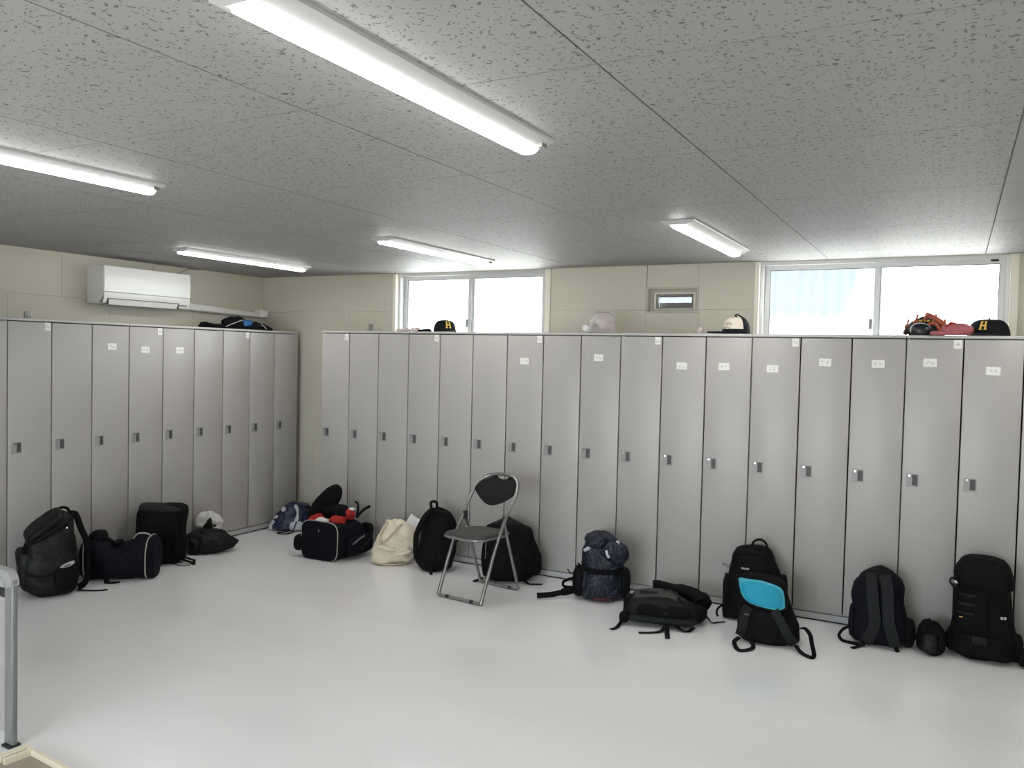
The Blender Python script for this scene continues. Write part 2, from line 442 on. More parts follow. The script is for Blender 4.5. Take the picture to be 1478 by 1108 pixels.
# ------------------------------------------------------------------ room shell
XL, XR, YB, YF, ZC = -1.21, 6.3, .53, -7.8, 2.32
mb = MB(); mb.box(XL-.15, XR+.15, YF-.15, YB+.15, -.12, 0, 'floor'); struct(mb.build('floor', smooth=False))

ceil = None
mb = MB(); mb.box(XL-.15, XR+.15, YF-.15, YB+.17, ZC+.0035, ZC+.15, 'joint'); ceil = struct(mb.build('ceiling', smooth=False))
xs = sorted([XL] + [3.98+.92*k for k in range(-5, 3) if XL+.02 < 3.98+.92*k < XR-.02] + [XR])
ys = sorted([YF] + [-3.58+.925*k for k in range(-4, 5) if YF+.02 < -3.58+.925*k < YB-.02] + [YB])
for i in range(len(xs)-1):
    for j in range(len(ys)-1):
        hatch = xs[i] > 4.8 and xs[i] < 5.0 and -2.7 < ys[j] < -.85
        mb = MB(); g = .0024
        mb.box(xs[i]+g, xs[i+1]-g, ys[j]+g, ys[j+1]-g, ZC, ZC+.004, 'hatch' if hatch else 'ceiling')
        mb.build('ceiling_board', ceil, smooth=False)

def cut(rect, holes):
    out = [rect]
    for (hx0, hx1, hz0, hz1) in holes:
        nxt = []
        for (a, b, c, d) in out:
            if hx1 <= a or hx0 >= b or hz1 <= c or hz0 >= d: nxt.append((a, b, c, d)); continue
            if hx0 > a: nxt.append((a, hx0, c, d))
            if hx1 < b: nxt.append((hx1, b, c, d))
            x0, x1 = max(a, hx0), min(b, hx1)
            if hz0 > c: nxt.append((x0, x1, c, hz0))
            if hz1 < d: nxt.append((x0, x1, hz1, d))
        out = nxt
    return out
W1 = (.352, 1.895, 1.44, 2.316); W2 = (3.492, 5.085, 1.44, 2.316); VT = (2.692, 3.09, 1.962, 2.150)
HOLES = [W1, W2, VT]
def wall_panels(parent, axis, base, a0, a1, joint0, holes, m='wall'):
    zs = [0] + [.365+.405*k for k in range(0, 5)] + [ZC]
    g = .0007
    for r in range(len(zs)-1):
        off = joint0 + (.405 if r % 2 else 0)
        js = [a0] + [off+.81*k for k in range(-14, 15) if a0+.05 < off+.81*k < a1-.05] + [a1]
        for i in range(len(js)-1):
            for (p, q, c, d) in cut((js[i], js[i+1], zs[r], zs[r+1]), holes):
                if q-p < .008 or d-c < .008: continue
                mb = MB()
                if axis == 'x': mb.box(p+g, q-g, base, base+.02, c+g, d-g, m)
                else: mb.box(base-.02, base, p+g, q-g, c+g, d-g, m)
                mb.build('wall_panel', parent, smooth=False)
mb = MB()
for (a, b, c, d) in cut((XL-.15, XR+.15, -.1, ZC+.003), HOLES): mb.box(a, b, YB+.02, YB+.15, c, d, 'wallback')
wb = struct(mb.build('wall_back', smooth=False)); wall_panels(wb, 'x', YB, XL, XR, 2.29, HOLES)
mb = MB(); mb.box(XL-.15, XL-.02, YF-.15, YB+.02, -.1, ZC+.003, 'wallback')
wl = struct(mb.build('wall_left', smooth=False)); wall_panels(wl, 'y', XL, -4.2, YB, -1.942, [])
mb = MB(); mb.box(XL-.02, XL, YF, -4.2, 0, ZC, 'wall'); mb.build('wall_panel', wl, smooth=False)
mb = MB(); mb.box(XR, XR+.15, YF-.15, YB+.02, -.1, ZC+.003, 'wall'); struct(mb.build('wall_right', smooth=False))
W4 = (.8, 4.4, .05, 2.05)
mb = MB()
for (a, b, c, d) in cut((XL-.02, XR, -.1, ZC+.003), [W4]): mb.box(a, b, YF-.15, YF, c, d, 'wall')
struct(mb.build('wall_front', smooth=False))

def frame(mb, x0, x1, z0, z1, wx, wz0, wz1, y0, y1, m):
    mb.box(x0, x0+wx, y0, y1, z0, z1, m); mb.box(x1-wx, x1, y0, y1, z0, z1, m)
    mb.box(x0+wx, x1-wx, y0, y1, z0, z0+wz0, m); mb.box(x0+wx, x1-wx, y0, y1, z1-wz1, z1, m)
def window(name, o, xm):
    r = structe(name); x0, x1, z0, z1 = o
    mb = MB(); mb.box(x0, x0+.03, YB-.012, YB+.15, z0, z1, 'casing'); mb.box(x1-.045, x1, YB-.012, YB+.15, z0, z1, 'casing')
    mb.box(x0+.03, x1-.045, YB-.004, YB+.15, z0, z0+.03, 'casing'); mb.build('casing', r, smooth=False)
    a, b = x0+.03, x1-.045
    mb = MB(); frame(mb, a, b, z0+.03, z1, .022, .03, .022, YB+.03, YB+.13, 'alu'); mb.build('window_frame', r, smooth=False)
    # right sash inside, left sash behind it
    for (p, q, y, nm) in ((a+.022, xm+.02, YB+.085, 'sash'), (xm-.022, b-.022, YB+.05, 'sash')):
        mb = MB(); frame(mb, p, q, z0+.06, z1-.022, .034, .05, .03, y, y+.028, 'alu'); sa = mb.build(nm, r, smooth=False)
        mb = MB(); frame(mb, p+.034, q-.034, z0+.11, z1-.052, .004, .004, .004, y+.006, y+.022, 'aludark'); mb.build('gasket', sa, smooth=False)
        mb = MB(); mb.box(p+.030, q-.030, y+.011, y+.016, z0+.105, z1-.048, 'glass'); mb.build('pane', sa, smooth=False)
    mb = MB(); mb.rbox((xm-.04, YB+.076, 1.885), (.022, .03, .07), .005, 'plate'); mb.build('latch', r)
    return r
window('window_1', W1, 1.115)
w2 = window('window_2', W2, 4.286)
mb = MB(); mb.rbox((4.955, YB+.047, 2.285), (.045, .006, .012), .002, 'dark'); mb.build('maker_label', w2)
# glazed doors behind the camera that the daylight on the lockers implies
w4 = structe('window_4')
mb = MB(); frame(mb, W4[0], W4[1], W4[2], W4[3], .05, .05, .05, YF-.12, YF-.04, 'alu')
for x in (1.7, 2.6, 3.5): mb.box(x-.025, x+.025, YF-.11, YF-.05, W4[2]+.05, W4[3]-.05, 'alu')
mb.build('window_frame', w4, smooth=False)
mb = MB(); mb.box(W4[0]+.04, W4[1]-.04, YF-.083, YF-.078, W4[2]+.04, W4[3]-.04, 'glass'); mb.build('pane', w4, smooth=False)
# small recessed window above the lockers
v = structe('window_3'); x0, x1, z0, z1 = VT
mb = MB(); frame(mb, x0+.002, x1-.002, z0+.002, z1-.002, .008, .008, .008, YB, YB+.13, 'wall'); mb.build('reveal', v, smooth=False)
mb = MB(); frame(mb, x0+.01, x1-.01, z0+.01, z1-.01, .028, .02, .022, YB+.055, YB+.12, 'ventframe'); mb.build('window_frame', v, smooth=False)
mb = MB(); frame(mb, x0+.038, x1-.038, z0+.026, z1-.030, .022, .014, .016, YB+.068, YB+.115, 'casing'); mb.build('sash', v, smooth=False)
mb = MB(); frame(mb, x0+.058, x1-.058, z0+.038, z1-.044, .008, .007, .007, YB+.062, YB+.11, 'aludark'); mb.build('gasket', v, smooth=False)
mb = MB(); mb.box(x0+.066, x1-.066, YB+.085, YB+.09, z0+.044, z1-.050, 'glass'); mb.build('pane', v, smooth=False)
mb = MB(); mb.box(x0+.05, x1-.05, YB+.17, YB+.19, z0-.02, z0+.086, 'hood'); mb.box(x0+.05, x1-.05, YB+.13, YB+.19, z1-.062, z1-.03, 'hood'); mb.build('weather_hood', v, smooth=False)

# outside: yard and the corrugated shed seen through the left pane of window_2
mb = MB(); mb.box(-25, 30, .9, 40, -.35, -.25, 'ground'); struct(mb.build('ground', smooth=False))
mb = MB(); mb.box(-25, 30, -40, -8.1, -.35, -.25, 'dim_ground'); struct(mb.build('unseen_pavement', smooth=False))  # unseen, kept dark to limit light bounced in through the doors
mb = MB(); vv = []; ff = []
NX = 132
for i in range(NX+1):
    x = .9+3.02*i/NX; y = 4.6+.012*math.sin(i*PI/3)
    vv += [(x, y, -.25), (x, y, 3.6), (x, y+.05, 3.6), (x, y+.05, -.25)]
for i in range(NX):
    for j in range(4): ff.append((i*4+j, i*4+(j+1) % 4, i*4+4+(j+1) % 4, i*4+4+j))
mb.add(vv, ff, 'shed'); shed = thing('corrugated_shed', 'pale blue corrugated steel shed wall outside the right window, behind its left pane', 'shed', (0, 0, 0))
mb.build('wall_sheet', shed)
mb = MB(); mb.box(.85, 3.97, 3.65, 6.5, 3.6, 3.68, 'shed'); mb.build('unseen_shade_roof', shed, smooth=False)  # unseen deep eave, sized to shade the upper wall sheet
mb = MB(); mb.box(.92, 3.90, 4.70, 6.4, -.25, 3.6, 'shed'); mb.build('body', shed, smooth=False)

# ------------------------------------------------------------------ lamps
def lamp(x, y, label):
    t = thing('ceiling_lamp', label, 'lamp', (x, y, ZC), 0, 'batten lamps on the ceiling')
    mb = MB(); L = .627
    pr = [(-.088, 0), (-.086, -.008), (-.040, -.024), (.040, -.024), (.086, -.008), (.088, 0)]
    vv = [(p[0], s*L, p[1]) for s in (-1, 1) for p in pr]; n = len(pr)
    mb.add(vv, [(i, (i+1) % n, n+(i+1) % n, n+i) for i in range(n)] + [list(range(n))[::-1], list(range(n, 2*n))], 'lampbase')
    mb.build('lamp_base', t, smooth=False)
    mb = MB(); pr = [(-.036, -.022)] + [(-.036*math.cos(a), -.026-.016*math.sin(a)) for a in [PI*i/10 for i in range(11)]] + [(.036, -.022)]
    n = len(pr); vv = [(p[0], s*(L-.012), p[1]) for s in (-1, 1) for p in pr]
    mb.add(vv, [(i, (i+1) % n, n+(i+1) % n, n+i) for i in range(n)] + [list(range(n))[::-1], list(range(n, 2*n))], 'lamp')
    mb.build('diffuser', t)
    mb = MB()
    mb.box(.044, .066, L-.045, L-.012, -.028, -.014, 'plate'); mb.build('end_clip', t, smooth=False)
    return t
lamp(3.50, -3.62, 'nearest white LED batten lamp, large across the top centre of the ceiling')
lamp(1.655, -3.62, 'LED batten lamp cut off by the left edge of the photo')
lamp(-.08, -.78, 'LED batten lamp near the wall with the air conditioner')
lamp(1.655, -.74, 'LED batten lamp in front of the left window')
lamp(3.50, -.74, 'short-looking LED batten lamp between the small recessed window and right window')
for k, (x, y, lb) in enumerate(((5.34, -3.62, 'added unseen LED batten lamp beyond the right edge, level with the camera'), (5.34, -.74, 'added unseen LED batten lamp beyond the right edge, near the back wall'),
        (1.655, -6.5, 'added unseen LED batten lamp behind the camera, leftmost of three'), (3.5, -6.5, 'added unseen LED batten lamp behind the camera, middle of three'), (5.34, -6.5, 'added unseen LED batten lamp behind the camera in the right corner'))):
    lamp(x, y, lb)  # unseen lamps continuing the ceiling grid, added to balance the light

# ------------------------------------------------------------------ lockers
def locker_proto():
    t = thing('locker_unit', '', 'locker', (0, 0, 0), 0, 'grey three-door lockers')
    mb = MB(); Wd, D = .9, .515
    mb.box(.002, .012, .022, D, .05, 1.774, 'locker'); mb.box(Wd-.012, Wd-.002, .022, D, .05, 1.774, 'locker')
    mb.box(.012, Wd-.012, D-.01, D, .05, 1.774, 'locker'); mb.box(.012, Wd-.012, .03, D-.01, .05, .06, 'locker')
    for x in (.3, .6): mb.box(x-.005, x+.005, .05, D-.01, .06, 1.774, 'dark')
    mb.box(.012, Wd-.012, .06, .07, .06, 1.774, 'dark'); mb.build('carcass', t, smooth=False)  # dark dividers and sheet paint in the shade behind the door gaps
    mb = MB(); mb.rbox((Wd/2, D/2-.001, 1.784), (Wd-.002, D+.004, .018), .003, 'lockertop'); mb.build('top_panel', t)
    mb = MB(); mb.box(.001, Wd-.001, .003, D, .012, .05, 'plinth'); mb.box(.003, Wd-.003, .016, D-.01, 0, .012, 'dark'); mb.build('plinth', t, smooth=False)  # dark strip stands for the shadow gap under the plinth
    for k in range(3):
        mb = MB(); mb.rbox((.15, .009, (.056+1.769)/2), (.2925, .018, 1.769-.056), .003, 'locker'); d = mb.build('door', t, loc=(.3*k, 0, 0))
        mb = MB()   # plate with a finger slot: rim pieces around the recess
        mb.box(.027, .058, -.004, .002, .895, .973, 'handle'); mb.box(.058, .087, -.004, .002, .966, .973, 'handle')
        mb.box(.058, .087, -.004, .002, .895, .903, 'handle'); mb.box(.087, .093, -.004, .002, .895, .973, 'handle'); mb.build('handle_plate', d, smooth=False)
        mb = MB(); mb.box(.058, .087, -.0015, .001, .903, .966, 'recess'); mb.build('finger_slot', d, smooth=False)
        mb = MB(); mb.tube([(.043, -.008, .961), (.043, -.001, .961)], .0065, 'chrome', n=14); mb.build('lock_cylinder', d)
    return t
def dup(root, loc, rotz, label):
    r = root.copy(); COL.objects.link(r); r.location = loc; r.rotation_euler = (0, 0, rotz); r['label'] = label
    for ch in list(root.children):
        c = ch.copy(); COL.objects.link(c); c.parent = r
        for g in list(ch.children):
            d = g.copy(); COL.objects.link(d); d.parent = c
    return r
proto = locker_proto()
units = {}
backlab = ['leftmost back-wall unit of three grey locker doors, behind the open duffel and cream tote', 'grey three-door locker unit behind the folding chair and the backpack left of it', 'grey three-door locker unit behind the marbled navy backpack',
           'grey three-door locker unit under the off-white cap', 'grey three-door locker unit under the middle of the right window, behind the turquoise bag', 'rightmost grey three-door locker unit, behind the tall black pack']
for k in range(6):
    if k == 0: u = proto; u['label'] = backlab[0]
    else: u = dup(proto, (.9*k, 0, 0), 0, backlab[k])
    units['b%d' % k] = u
leftlab = ['three-door locker unit at the far end of the left row, under the dark bundle', 'left-row locker unit with two name stickers, under the right half of the air conditioner', 'left-row locker unit below the small metal plate, behind the large black backpack', 'nearest left-row locker unit, only a sliver shows at the photo edge']
for k in range(4):
    units['l%d' % k] = dup(proto, (-.682, .4517-.9*(k+1), 0), PI/2, leftlab[k])
def door_of(u, k): return sorted([c for c in u.children if c.name.startswith('door')], key=lambda c: c.location.x)[k]
def sticker(d, x, z, w_, h, name, seed, ink=True, tilt=0):
    rnd = random.Random(seed); mb = MB()
    mb.rbox((0, -.0006, 0), (w_, .0016, h), .0007, 'sticker', seg=1)
    if ink:   # faint handwritten strokes, not legible in the photograph
        for gx in (-w_*.2, w_*.16):
            for s in range(4):
                a = rnd.uniform(-.011, .007); b = rnd.uniform(-.009, .008)
                if s % 2: mb.box(gx+a, gx+a+rnd.uniform(.006, .013), -.0022, -.0012, b, b+.0022, 'ink')
                else: mb.box(gx+a*.6, gx+a*.6+.0022, -.0022, -.0012, b-.004, b+rnd.uniform(.003, .008), 'ink')
    o = mb.build(name, d, smooth=False); o.location = (x, -.0006, z); o.rotation_euler = (0, tilt, 0)
for key, u in units.items():
    mbk = hash(key) % 97
    d0 = door_of(u, 0); sticker(d0, .268, 1.742, .040, .052, 'corner_sticker', sum(map(ord, key)), True)
for key, k, x, z, t in (('b2', 0, .1468, 1.5795, 0), ('b2', 2, .1363, 1.6178, 0), ('b3', 1, .1389, 1.5748, .03), ('b3', 2, .1226, 1.5776, -.02), ('b4', 0, .132, 1.5726, 0), ('b4', 1, .1477, 1.620, .01), ('b4', 2, .1495, 1.619, -.03), ('b5', 0, .1289, 1.632, 0), ('b5', 1, .1507, 1.5926, .04),
                        ('l2', 2, .157, 1.617, 0), ('l1', 0, .139, 1.599, .03), ('l1', 1, .155, 1.599, 0)):
    sticker(door_of(units[key], k), x, z, .072, .048, 'name_sticker', k*7+ord(key[1]), True, t)

# ------------------------------------------------------------------ air conditioner and wall fittings
ac = thing('air_conditioner', 'white wall-mounted air conditioner above the left lockers', 'air conditioner', (XL, -.93, 1.95), 0)
def extr(mb, pr, y0, y1, m, cap=True):
    n = len(pr); vv = [(p[0], y, p[1]) for y in (y0, y1) for p in pr]
    mb.add(vv, [(i, (i+1) % n, n+(i+1) % n, n+i) for i in range(n)] + ([list(range(n))[::-1], list(range(n, 2*n))] if cap else []), m)
mb = MB(); extr(mb, [(.001, 0), (.001, .29), (.195, .285), (.200, .09), (.190, .055), (.165, .02), (.14, 0)], -.4, .4, 'acshade_duct'); mb.build('body', ac, smooth=False)
mb = MB(); extr(mb, [(.197, .088), (.194, .283), (.204, .289), (.210, .275), (.214, .18), (.210, .092)], -.402, .402, 'white'); mb.build('front_panel', ac)
mb = MB(); extr(mb, [(.19, .010), (.20, .035), (.203, .08), (.209, .083), (.207, .04), (.185, .002), (.14, -.003), (.14, .004)], -.40, .40, 'white'); mb.build('lower_fascia', ac)
mb = MB(); extr(mb, [(.150, -.006), (.188, -.003), (.2085, .034), (.212, .032), (.191, -.007), (.150, -.010)], -.36, .28, 'white'); fl = mb.build('air_flap', ac)
mb = MB(); mb.box(.198, .2105, -.372, .292, .0355, .0405, 'aludark'); mb.box(.15, .212, .280, .287, -.006, .04, 'aludark'); mb.box(.15, .212, -.370, -.363, -.006, .04, 'aludark'); mb.box(.13, .152, -.37, .29, -.010, -.004, 'aludark'); mb.build('flap_gap', ac, smooth=False)
mb = MB()
for k in range(4): mb.box(.197, .209, .30+.02*k, .312+.02*k, .02, .028, 'logodim')
mb.build('indicator_strip', ac, smooth=False)
du = thing('pipe_duct', 'grey plastic pipe cover running along the wall right of the air conditioner', 'duct', (XL, -.53, 0), 0)
mb = MB(); vv = []
for y, a, b in ((.002, 1.952, 2.022), (.93, 1.928, 1.975)): vv += [(.001, y, a), (.001, y, b), (.062, y, b), (.074, y, b-.01), (.074, y, a+.01), (.062, y, a)]
mb.add(vv, [(i, (i+1) % 6, 6+(i+1) % 6, 6+i) for i in range(6)]+[[5, 4, 3, 2, 1, 0], [6, 7, 8, 9, 10, 11]], 'acshade_duct'); mb.build('cover', du, smooth=False)
mb = MB(); mb.rbox((.041, .99, 1.966), (.08, .11, .075), .006, 'white'); mb.build('end_cover', du)
def plate(name, label, loc, rz, w_=.042, h=.05):
    t = thing(name, label, 'bracket', loc, rz)
    mb = MB(); mb.rbox((0, -.003, h/2), (w_, .006, h), .002, 'plate'); mb.build('plate', t)
    mb = MB(); mb.tube([(0, -.009, h*.45), (0, -.005, h*.45)], .007, 'handle', n=10); mb.build('screw', t)
    mb = MB(); mb.box(-w_/2, w_/2, -.04, -.003, 0, .003, 'plate'); mb.build('foot', t, smooth=False)
plate('wall_bracket', 'small grey metal bracket on the back wall just left of the left window', (.106, YB, 1.822), 0)
plate('wall_bracket', 'small grey metal bracket on the left wall above the nearest left lockers', (XL, -1.80, 1.81), PI/2)
ca = thing('ceiling_cable', 'thin cable and clip between air conditioner top and ceiling', 'cable', (XL, -.45, 2.24), 0)
mb = MB(); mb.tube(spl([(.05, -.05, .0), (.04, -.03, .03), (.05, .02, .055), (.05, .08, .078)]), .004, 'handle', n=6); mb.build('cable', ca)
mb = MB(); mb.rbox((.05, .10, .073), (.03, .10, .012), .003, 'plate'); mb.build('clip', ca)

# ------------------------------------------------------------------ low partition and tray, lower left
lp = thing('low_partition', 'low grey metal partition with a silver rounded corner, cut off at the left edge', 'partition', (1.492, -3.50, 0), R(-3))
# local x runs to the right end at 0, thin in y, front face at y = 0
mb = MB(); mb.rbox((-.030, .012, .345), (.060, .024, .67), .006, 'desk'); mb.build('post', lp)
arc = [(-.9, .715), (-.10, .715)] + [(-.055+.055*math.sin(a), .660+.055*math.cos(a)) for a in [PI/2*i/8 for i in range(1, 9)]] + [(0, .655)]
def inner(x, z): return (x-.026 if x > -.5 else x, z-.030)
mb = MB(); vv = []; ff = []
for (x, z) in arc:
    xi, zi = inner(x, z)
    xi = min(xi, -.045) if x > -.06 else xi
    vv += [(x, -.004, z), (x, .028, z), (xi, .028, max(zi, .64)), (xi, -.004, max(zi, .64))]
for i in range(len(arc)-1):
    for k in range(4): ff.append((i*4+k, i*4+(k+1) % 4, i*4+4+(k+1) % 4, i*4+4+k))
ff += [(3, 2, 1, 0), [(len(arc)-1)*4+k for k in range(4)]]
mb.add(vv, ff, 'silver'); mb.build('corner_trim', lp)
mb = MB(); mb.rbox((-.48, .012, .660), (.84, .030, .046), .010, 'desktop'); mb.build('top_rail', lp)
mb = MB(); mb.box(-.9, -.045, .003, .022, .60, .70, 'rubber'); mb.build('gap_shade', lp, smooth=False)  # black strip painted in for the dark gap below the top rail
mb = MB(); mb.box(-.9, -.059, .006, .018, .05, .605, 'panel'); mb.build('panel', lp, smooth=False)
mb = MB(); mb.rbox((-.030, .012, .005), (.058, .05, .010), .003, 'rubber'); mb.build('foot', lp)
tr = thing('cream_tray', 'cream plastic tray on the floor at the foot of the low partition', 'tray', (1.565, -3.485, 0), R(-5))
mb = MB()
mb.box(0, .36, -.014, 0, .002, .032, 'tray'); mb.box(0, .014, -.30, -.014, .002, .032, 'tray'); mb.box(.346, .36, -.30, -.014, .002, .032, 'tray'); mb.box(0.014, .346, -.30, -.286, .002, .032, 'tray'); mb.build('rim', tr, smooth=False)
mb = MB(); mb.box(.014, .346, -.286, -.014, 0, .008, 'traydark'); mb.build('base', tr, smooth=False)
mb = MB()
for k in range(2): mb.box(.015+.03*k, .032+.03*k, -.11, -.014, .008, .030, 'tray')
mb.build('corner_rib', tr, smooth=False)
# ------------------------------------------------------------------ bags on the floor
# every bag is built round its own origin on the floor: x across, y away from its front, z up
def bag(name, label, cat, loc, yaw, rows, m, axis='z', r0=.03, r1=.05, wr=.006, fr=9, seed=1, group=None, post=None, N=72, K=60):
    t = thing(name, label, cat, (loc[0], loc[1], 0), R(yaw), group)
    L = Loft(rows, axis, r0, r1); mb = MB(); L.mesh(mb, m, K, N)
    if post: mb.v = [Vector(post(p)) for p in mb.v]
    if wr: mb.wrinkle(wr*1.15, fr, seed)
    mb.build('body', t)
    return t, L
def part(t, name, fn, label=None, smooth=True):
    mb = MB(); fn(mb); o = mb.build(name, t, smooth)
    if label: o['label'] = label
    return o
def strapface(t, L, name, pts, wd=.05, th=.010, m='black2', off=.014, label=None):
    return part(t, name, lambda mb: mb.ribbon(L.on(pts, off), wd, th, m), label)
def webbing(t, name, pts, wd=.02, th=.003, m='black2', nrm=(0, 0, 1), k=6, label=None):
    return part(t, name, lambda mb: mb.ribbon(spl(pts, k), wd, th, m, nrm), label)
def emblem(t, L, u, z, w_, h, m='logo', name='emblem', label=None, seed=1, off=.006, bars=3):
    def fn(mb):
        for k in range(bars):
            a, b = u-w_/2+w_*k/bars, u-w_/2+w_*(k+.8)/bars
            mb.box(a, b, L.front((a+b)/2, z)-off-.002, L.front((a+b)/2, z)-off, z-h/2, z+h/2, m)
    return part(t, name, fn, label, False)

# 1 large black backpack, far left
t, L = bag('backpack', 'large black backpack standing at the far left with a flap lid and pale oval print', 'backpack', (-.40, -2.12), 57.3,
    [(0, -.12, .12, -.13, .10, 3.2), (.04, -.155, .15, -.15, .13, 3.2), (.12, -.165, .157, -.155, .14, 3.2), (.22, -.17, .152, -.15, .14, 3.2), (.31, -.165, .137, -.14, .13, 3), (.39, -.145, .13, -.12, .13, 3), (.45, -.10, .125, -.09, .12, 2.6), (.51, -.04, .112, -.06, .11, 2.4), (.53, 0, .085, -.03, .09, 2.2)], 'shiny', wr=.009, fr=8, seed=1)
part(t, 'lid_flap', lambda mb: (mb.pad((-.055, -.03, .455), (.265, .21, .055), 'shiny', rot=(R(14), R(-38), 0), n=3.6), mb.wrinkle(.007, 10, 4)))
part(t, 'side_pocket', lambda mb: (Loft([(.03, -.17, -.06, -.09, .10, 3), (.10, -.195, -.06, -.11, .11, 3), (.22, -.208, -.06, -.12, .12, 3), (.295, -.214, -.08, -.11, .11, 3)], r0=.03, r1=.012).mesh(mb, 'shiny', 20, 30), mb.wrinkle(.004, 12, 2)))
part(t, 'front_pocket', lambda mb: (L.patch(mb, 'black', L.rect(.012, .148, .03, .20, 4), .02, .006), mb.wrinkle(.003, 14, 3)))
part(t, 'pocket_seam', lambda mb: mb.ribbon(L.on([(-.14, .155), (-.07, .150), (.0, .155)], .010), .008, .004, 'black2'))
part(t, 'emblem', lambda mb: L.patch(mb, 'logo', [(.085+.042*math.cos(a)+.006*math.sin(a), .205+.017*math.sin(a)+.010*math.cos(a)) for a in [2*PI*i/20 for i in range(20)]], .003, .012), 'pale oval print')
part(t, 'emblem_mark', lambda mb: L.patch(mb, 'logodim', [(.085+.022*math.cos(a), .205+.007*math.sin(a)+.005*math.cos(a)) for a in [2*PI*i/16 for i in range(16)]], .003, .0155))
part(t, 'zip_pull', lambda mb: mb.pad((.082, L.front(.082, .435)-.012, .435), (.012, .006, .012), 'chrome'))
part(t, 'zip', lambda mb: mb.ribbon(L.on([(-.13, .345), (-.03, .395), (.05, .44), (.085, .46)], .009), .012, .005, 'black2'))
webbing(t, 'shoulder_strap', [(.10, .02, .505), (.135, .04, .49), (.165, .05, .40), (.20, .05, .30), (.205, .03, .15), (.195, 0, .05), (.15, -.02, .02)], .045, .012, nrm=(.75, -.6, 0))
webbing(t, 'loose_strap', [(.14, -.05, .012), (.20, -.07, .006), (.27, -.10, .006), (.32, -.10, .006)], .018, .004)
part(t, 'grab_handle', lambda mb: mb.tube(spl([(.02, .03, .525), (.045, .03, .548), (.08, .03, .545), (.10, .03, .515)]), .009, 'black2'))
webbing(t, 'buckle_strap', [(-.15, -.10, .35), (-.162, -.09, .30), (-.17, -.08, .24)], .02, .004, nrm=(-.7, -.7, 0))

# 2 black duffel with pale piping
def sag(p):
    x, y, z = p; k = max(0, min(1, z/.3))
    z2 = z - .075*k*math.exp(-((x+.02)/.10)**2)
    return (x, y+.02*k*math.sin(x*9), max(.003, z2))
rowsB = [(-.25, .03, .23, .0, .235, 3.2), (-.22, .0, .26, .0, .285, 3.2), (-.14, -.01, .27, .0, .315, 3), (0, -.015, .275, .0, .30, 3), (.12, -.01, .27, .0, .29, 3), (.20, 0, .26, 0, .285, 3), (.245, .02, .24, .0, .25, 3.2)]
t, L = bag('duffel_bag', 'slumped black duffel bag with pale grey piping beside the large backpack', 'bag', (-.285, -1.745), 35, rowsB, 'navyblack', 'x', .02, .02, .007, 8, 5, post=sag)
for s in (-.205, .195): part(t, 'piping', lambda mb: mb.tube([sag(p) for p in L.ring(s, .005)], .0045, 'piping', n=6, closed=True), 'pale grey piping')
part(t, 'zip', lambda mb: mb.ribbon(spl([sag((x, .13, L.top(.13, x)+.008)) for x in (-.20, -.12, -.05, .03, .1, .19)]), .03, .004, 'black2', (0, 0, 1)))
part(t, 'folded_handle', lambda mb: (mb.pad((-.150, .11, .285), (.115, .17, .10), 'navyblack', rot=(0, R(-8), 0), n=2.4), mb.wrinkle(.005, 11, 5)))
part(t, 'piping_end', lambda mb: mb.tube(spl([(-.228, .03, .255), (-.205, .05, .29), (-.185, .06, .325)]), .004, 'piping', n=6), 'pale grey piping')
part(t, 'carry_handle', lambda mb: mb.tube(spl([sag((.06, .13, .28)), (.10, .12, .298), (.14, .12, .31), (.18, .13, .30), sag((.2, .14, .27))]), .006, 'piping'), 'pale edged handle')
part(t, 'strap_pad', lambda mb: (mb.pad((-.02, .12, .248), (.045, .10, .03), 'black2', n=4)))
webbing(t, 'loose_strap', [(-.06, .0, .05), (-.05, -.02, .012), (-.035, -.045, .006), (.0, -.05, .006), (.04, -.03, .006)], .035, .005)
part(t, 'end_pocket', lambda mb: mb.pad((-.235, .13, .11), (.06, .2, .18), 'navyblack', n=4))

# 3 upright box shaped backpack behind the duffel
t, L = bag('backpack', 'square-topped black backpack standing behind the black duffel bag', 'backpack', (-.455, -1.20), 46,
    [(0, -.15, .10, -.10, .07, 4), (.04, -.18, .13, -.125, .09, 4), (.15, -.19, .14, -.13, .095, 4), (.25, -.20, .150, -.13, .095, 4.5), (.34, -.195, .158, -.13, .095, 5), (.41, -.185, .165, -.12, .09, 5), (.44, -.17, .155, -.10, .085, 5)], 'black', r0=.03, r1=.045, wr=.005, seed=9)
part(t, 'lid_panel', lambda mb: (mb.pad((-.014, -.02, .412), (.335, .205, .06), 'grey', rot=(0, R(6), 0), n=5, n2=3)))
part(t, 'front_panel', lambda mb: L.patch(mb, 'black', L.rect(-.17, .10, .16, .37, 5), .018, .004))
strapface(t, L, 'compression_strap', [(.085, .38), (.088, .25), (.09, .12), (.088, .05)], .022, .005, off=.022)
part(t, 'side_pocket', lambda mb: Loft([(.02, .08, .15, -.09, .09, 3), (.14, .08, .168, -.1, .1, 3), (.19, .08, .165, -.1, .1, 3)], r0=.02, r1=.01).mesh(mb, 'black', 14, 24))
for dz in (0, .022): webbing(t, 'loose_strap', [(.10, -.06, .03), (.14, -.08, .025+dz), (.19, -.11, .012+dz), (.215, -.13, .008+dz), (.20, -.15, .006)], .022, .004, nrm=(.3, -.4, .9))
webbing(t, 'thin_cord', [(.06, -.10, .01), (.12, -.16, .005), (.19, -.16, .005)], .006, .004)

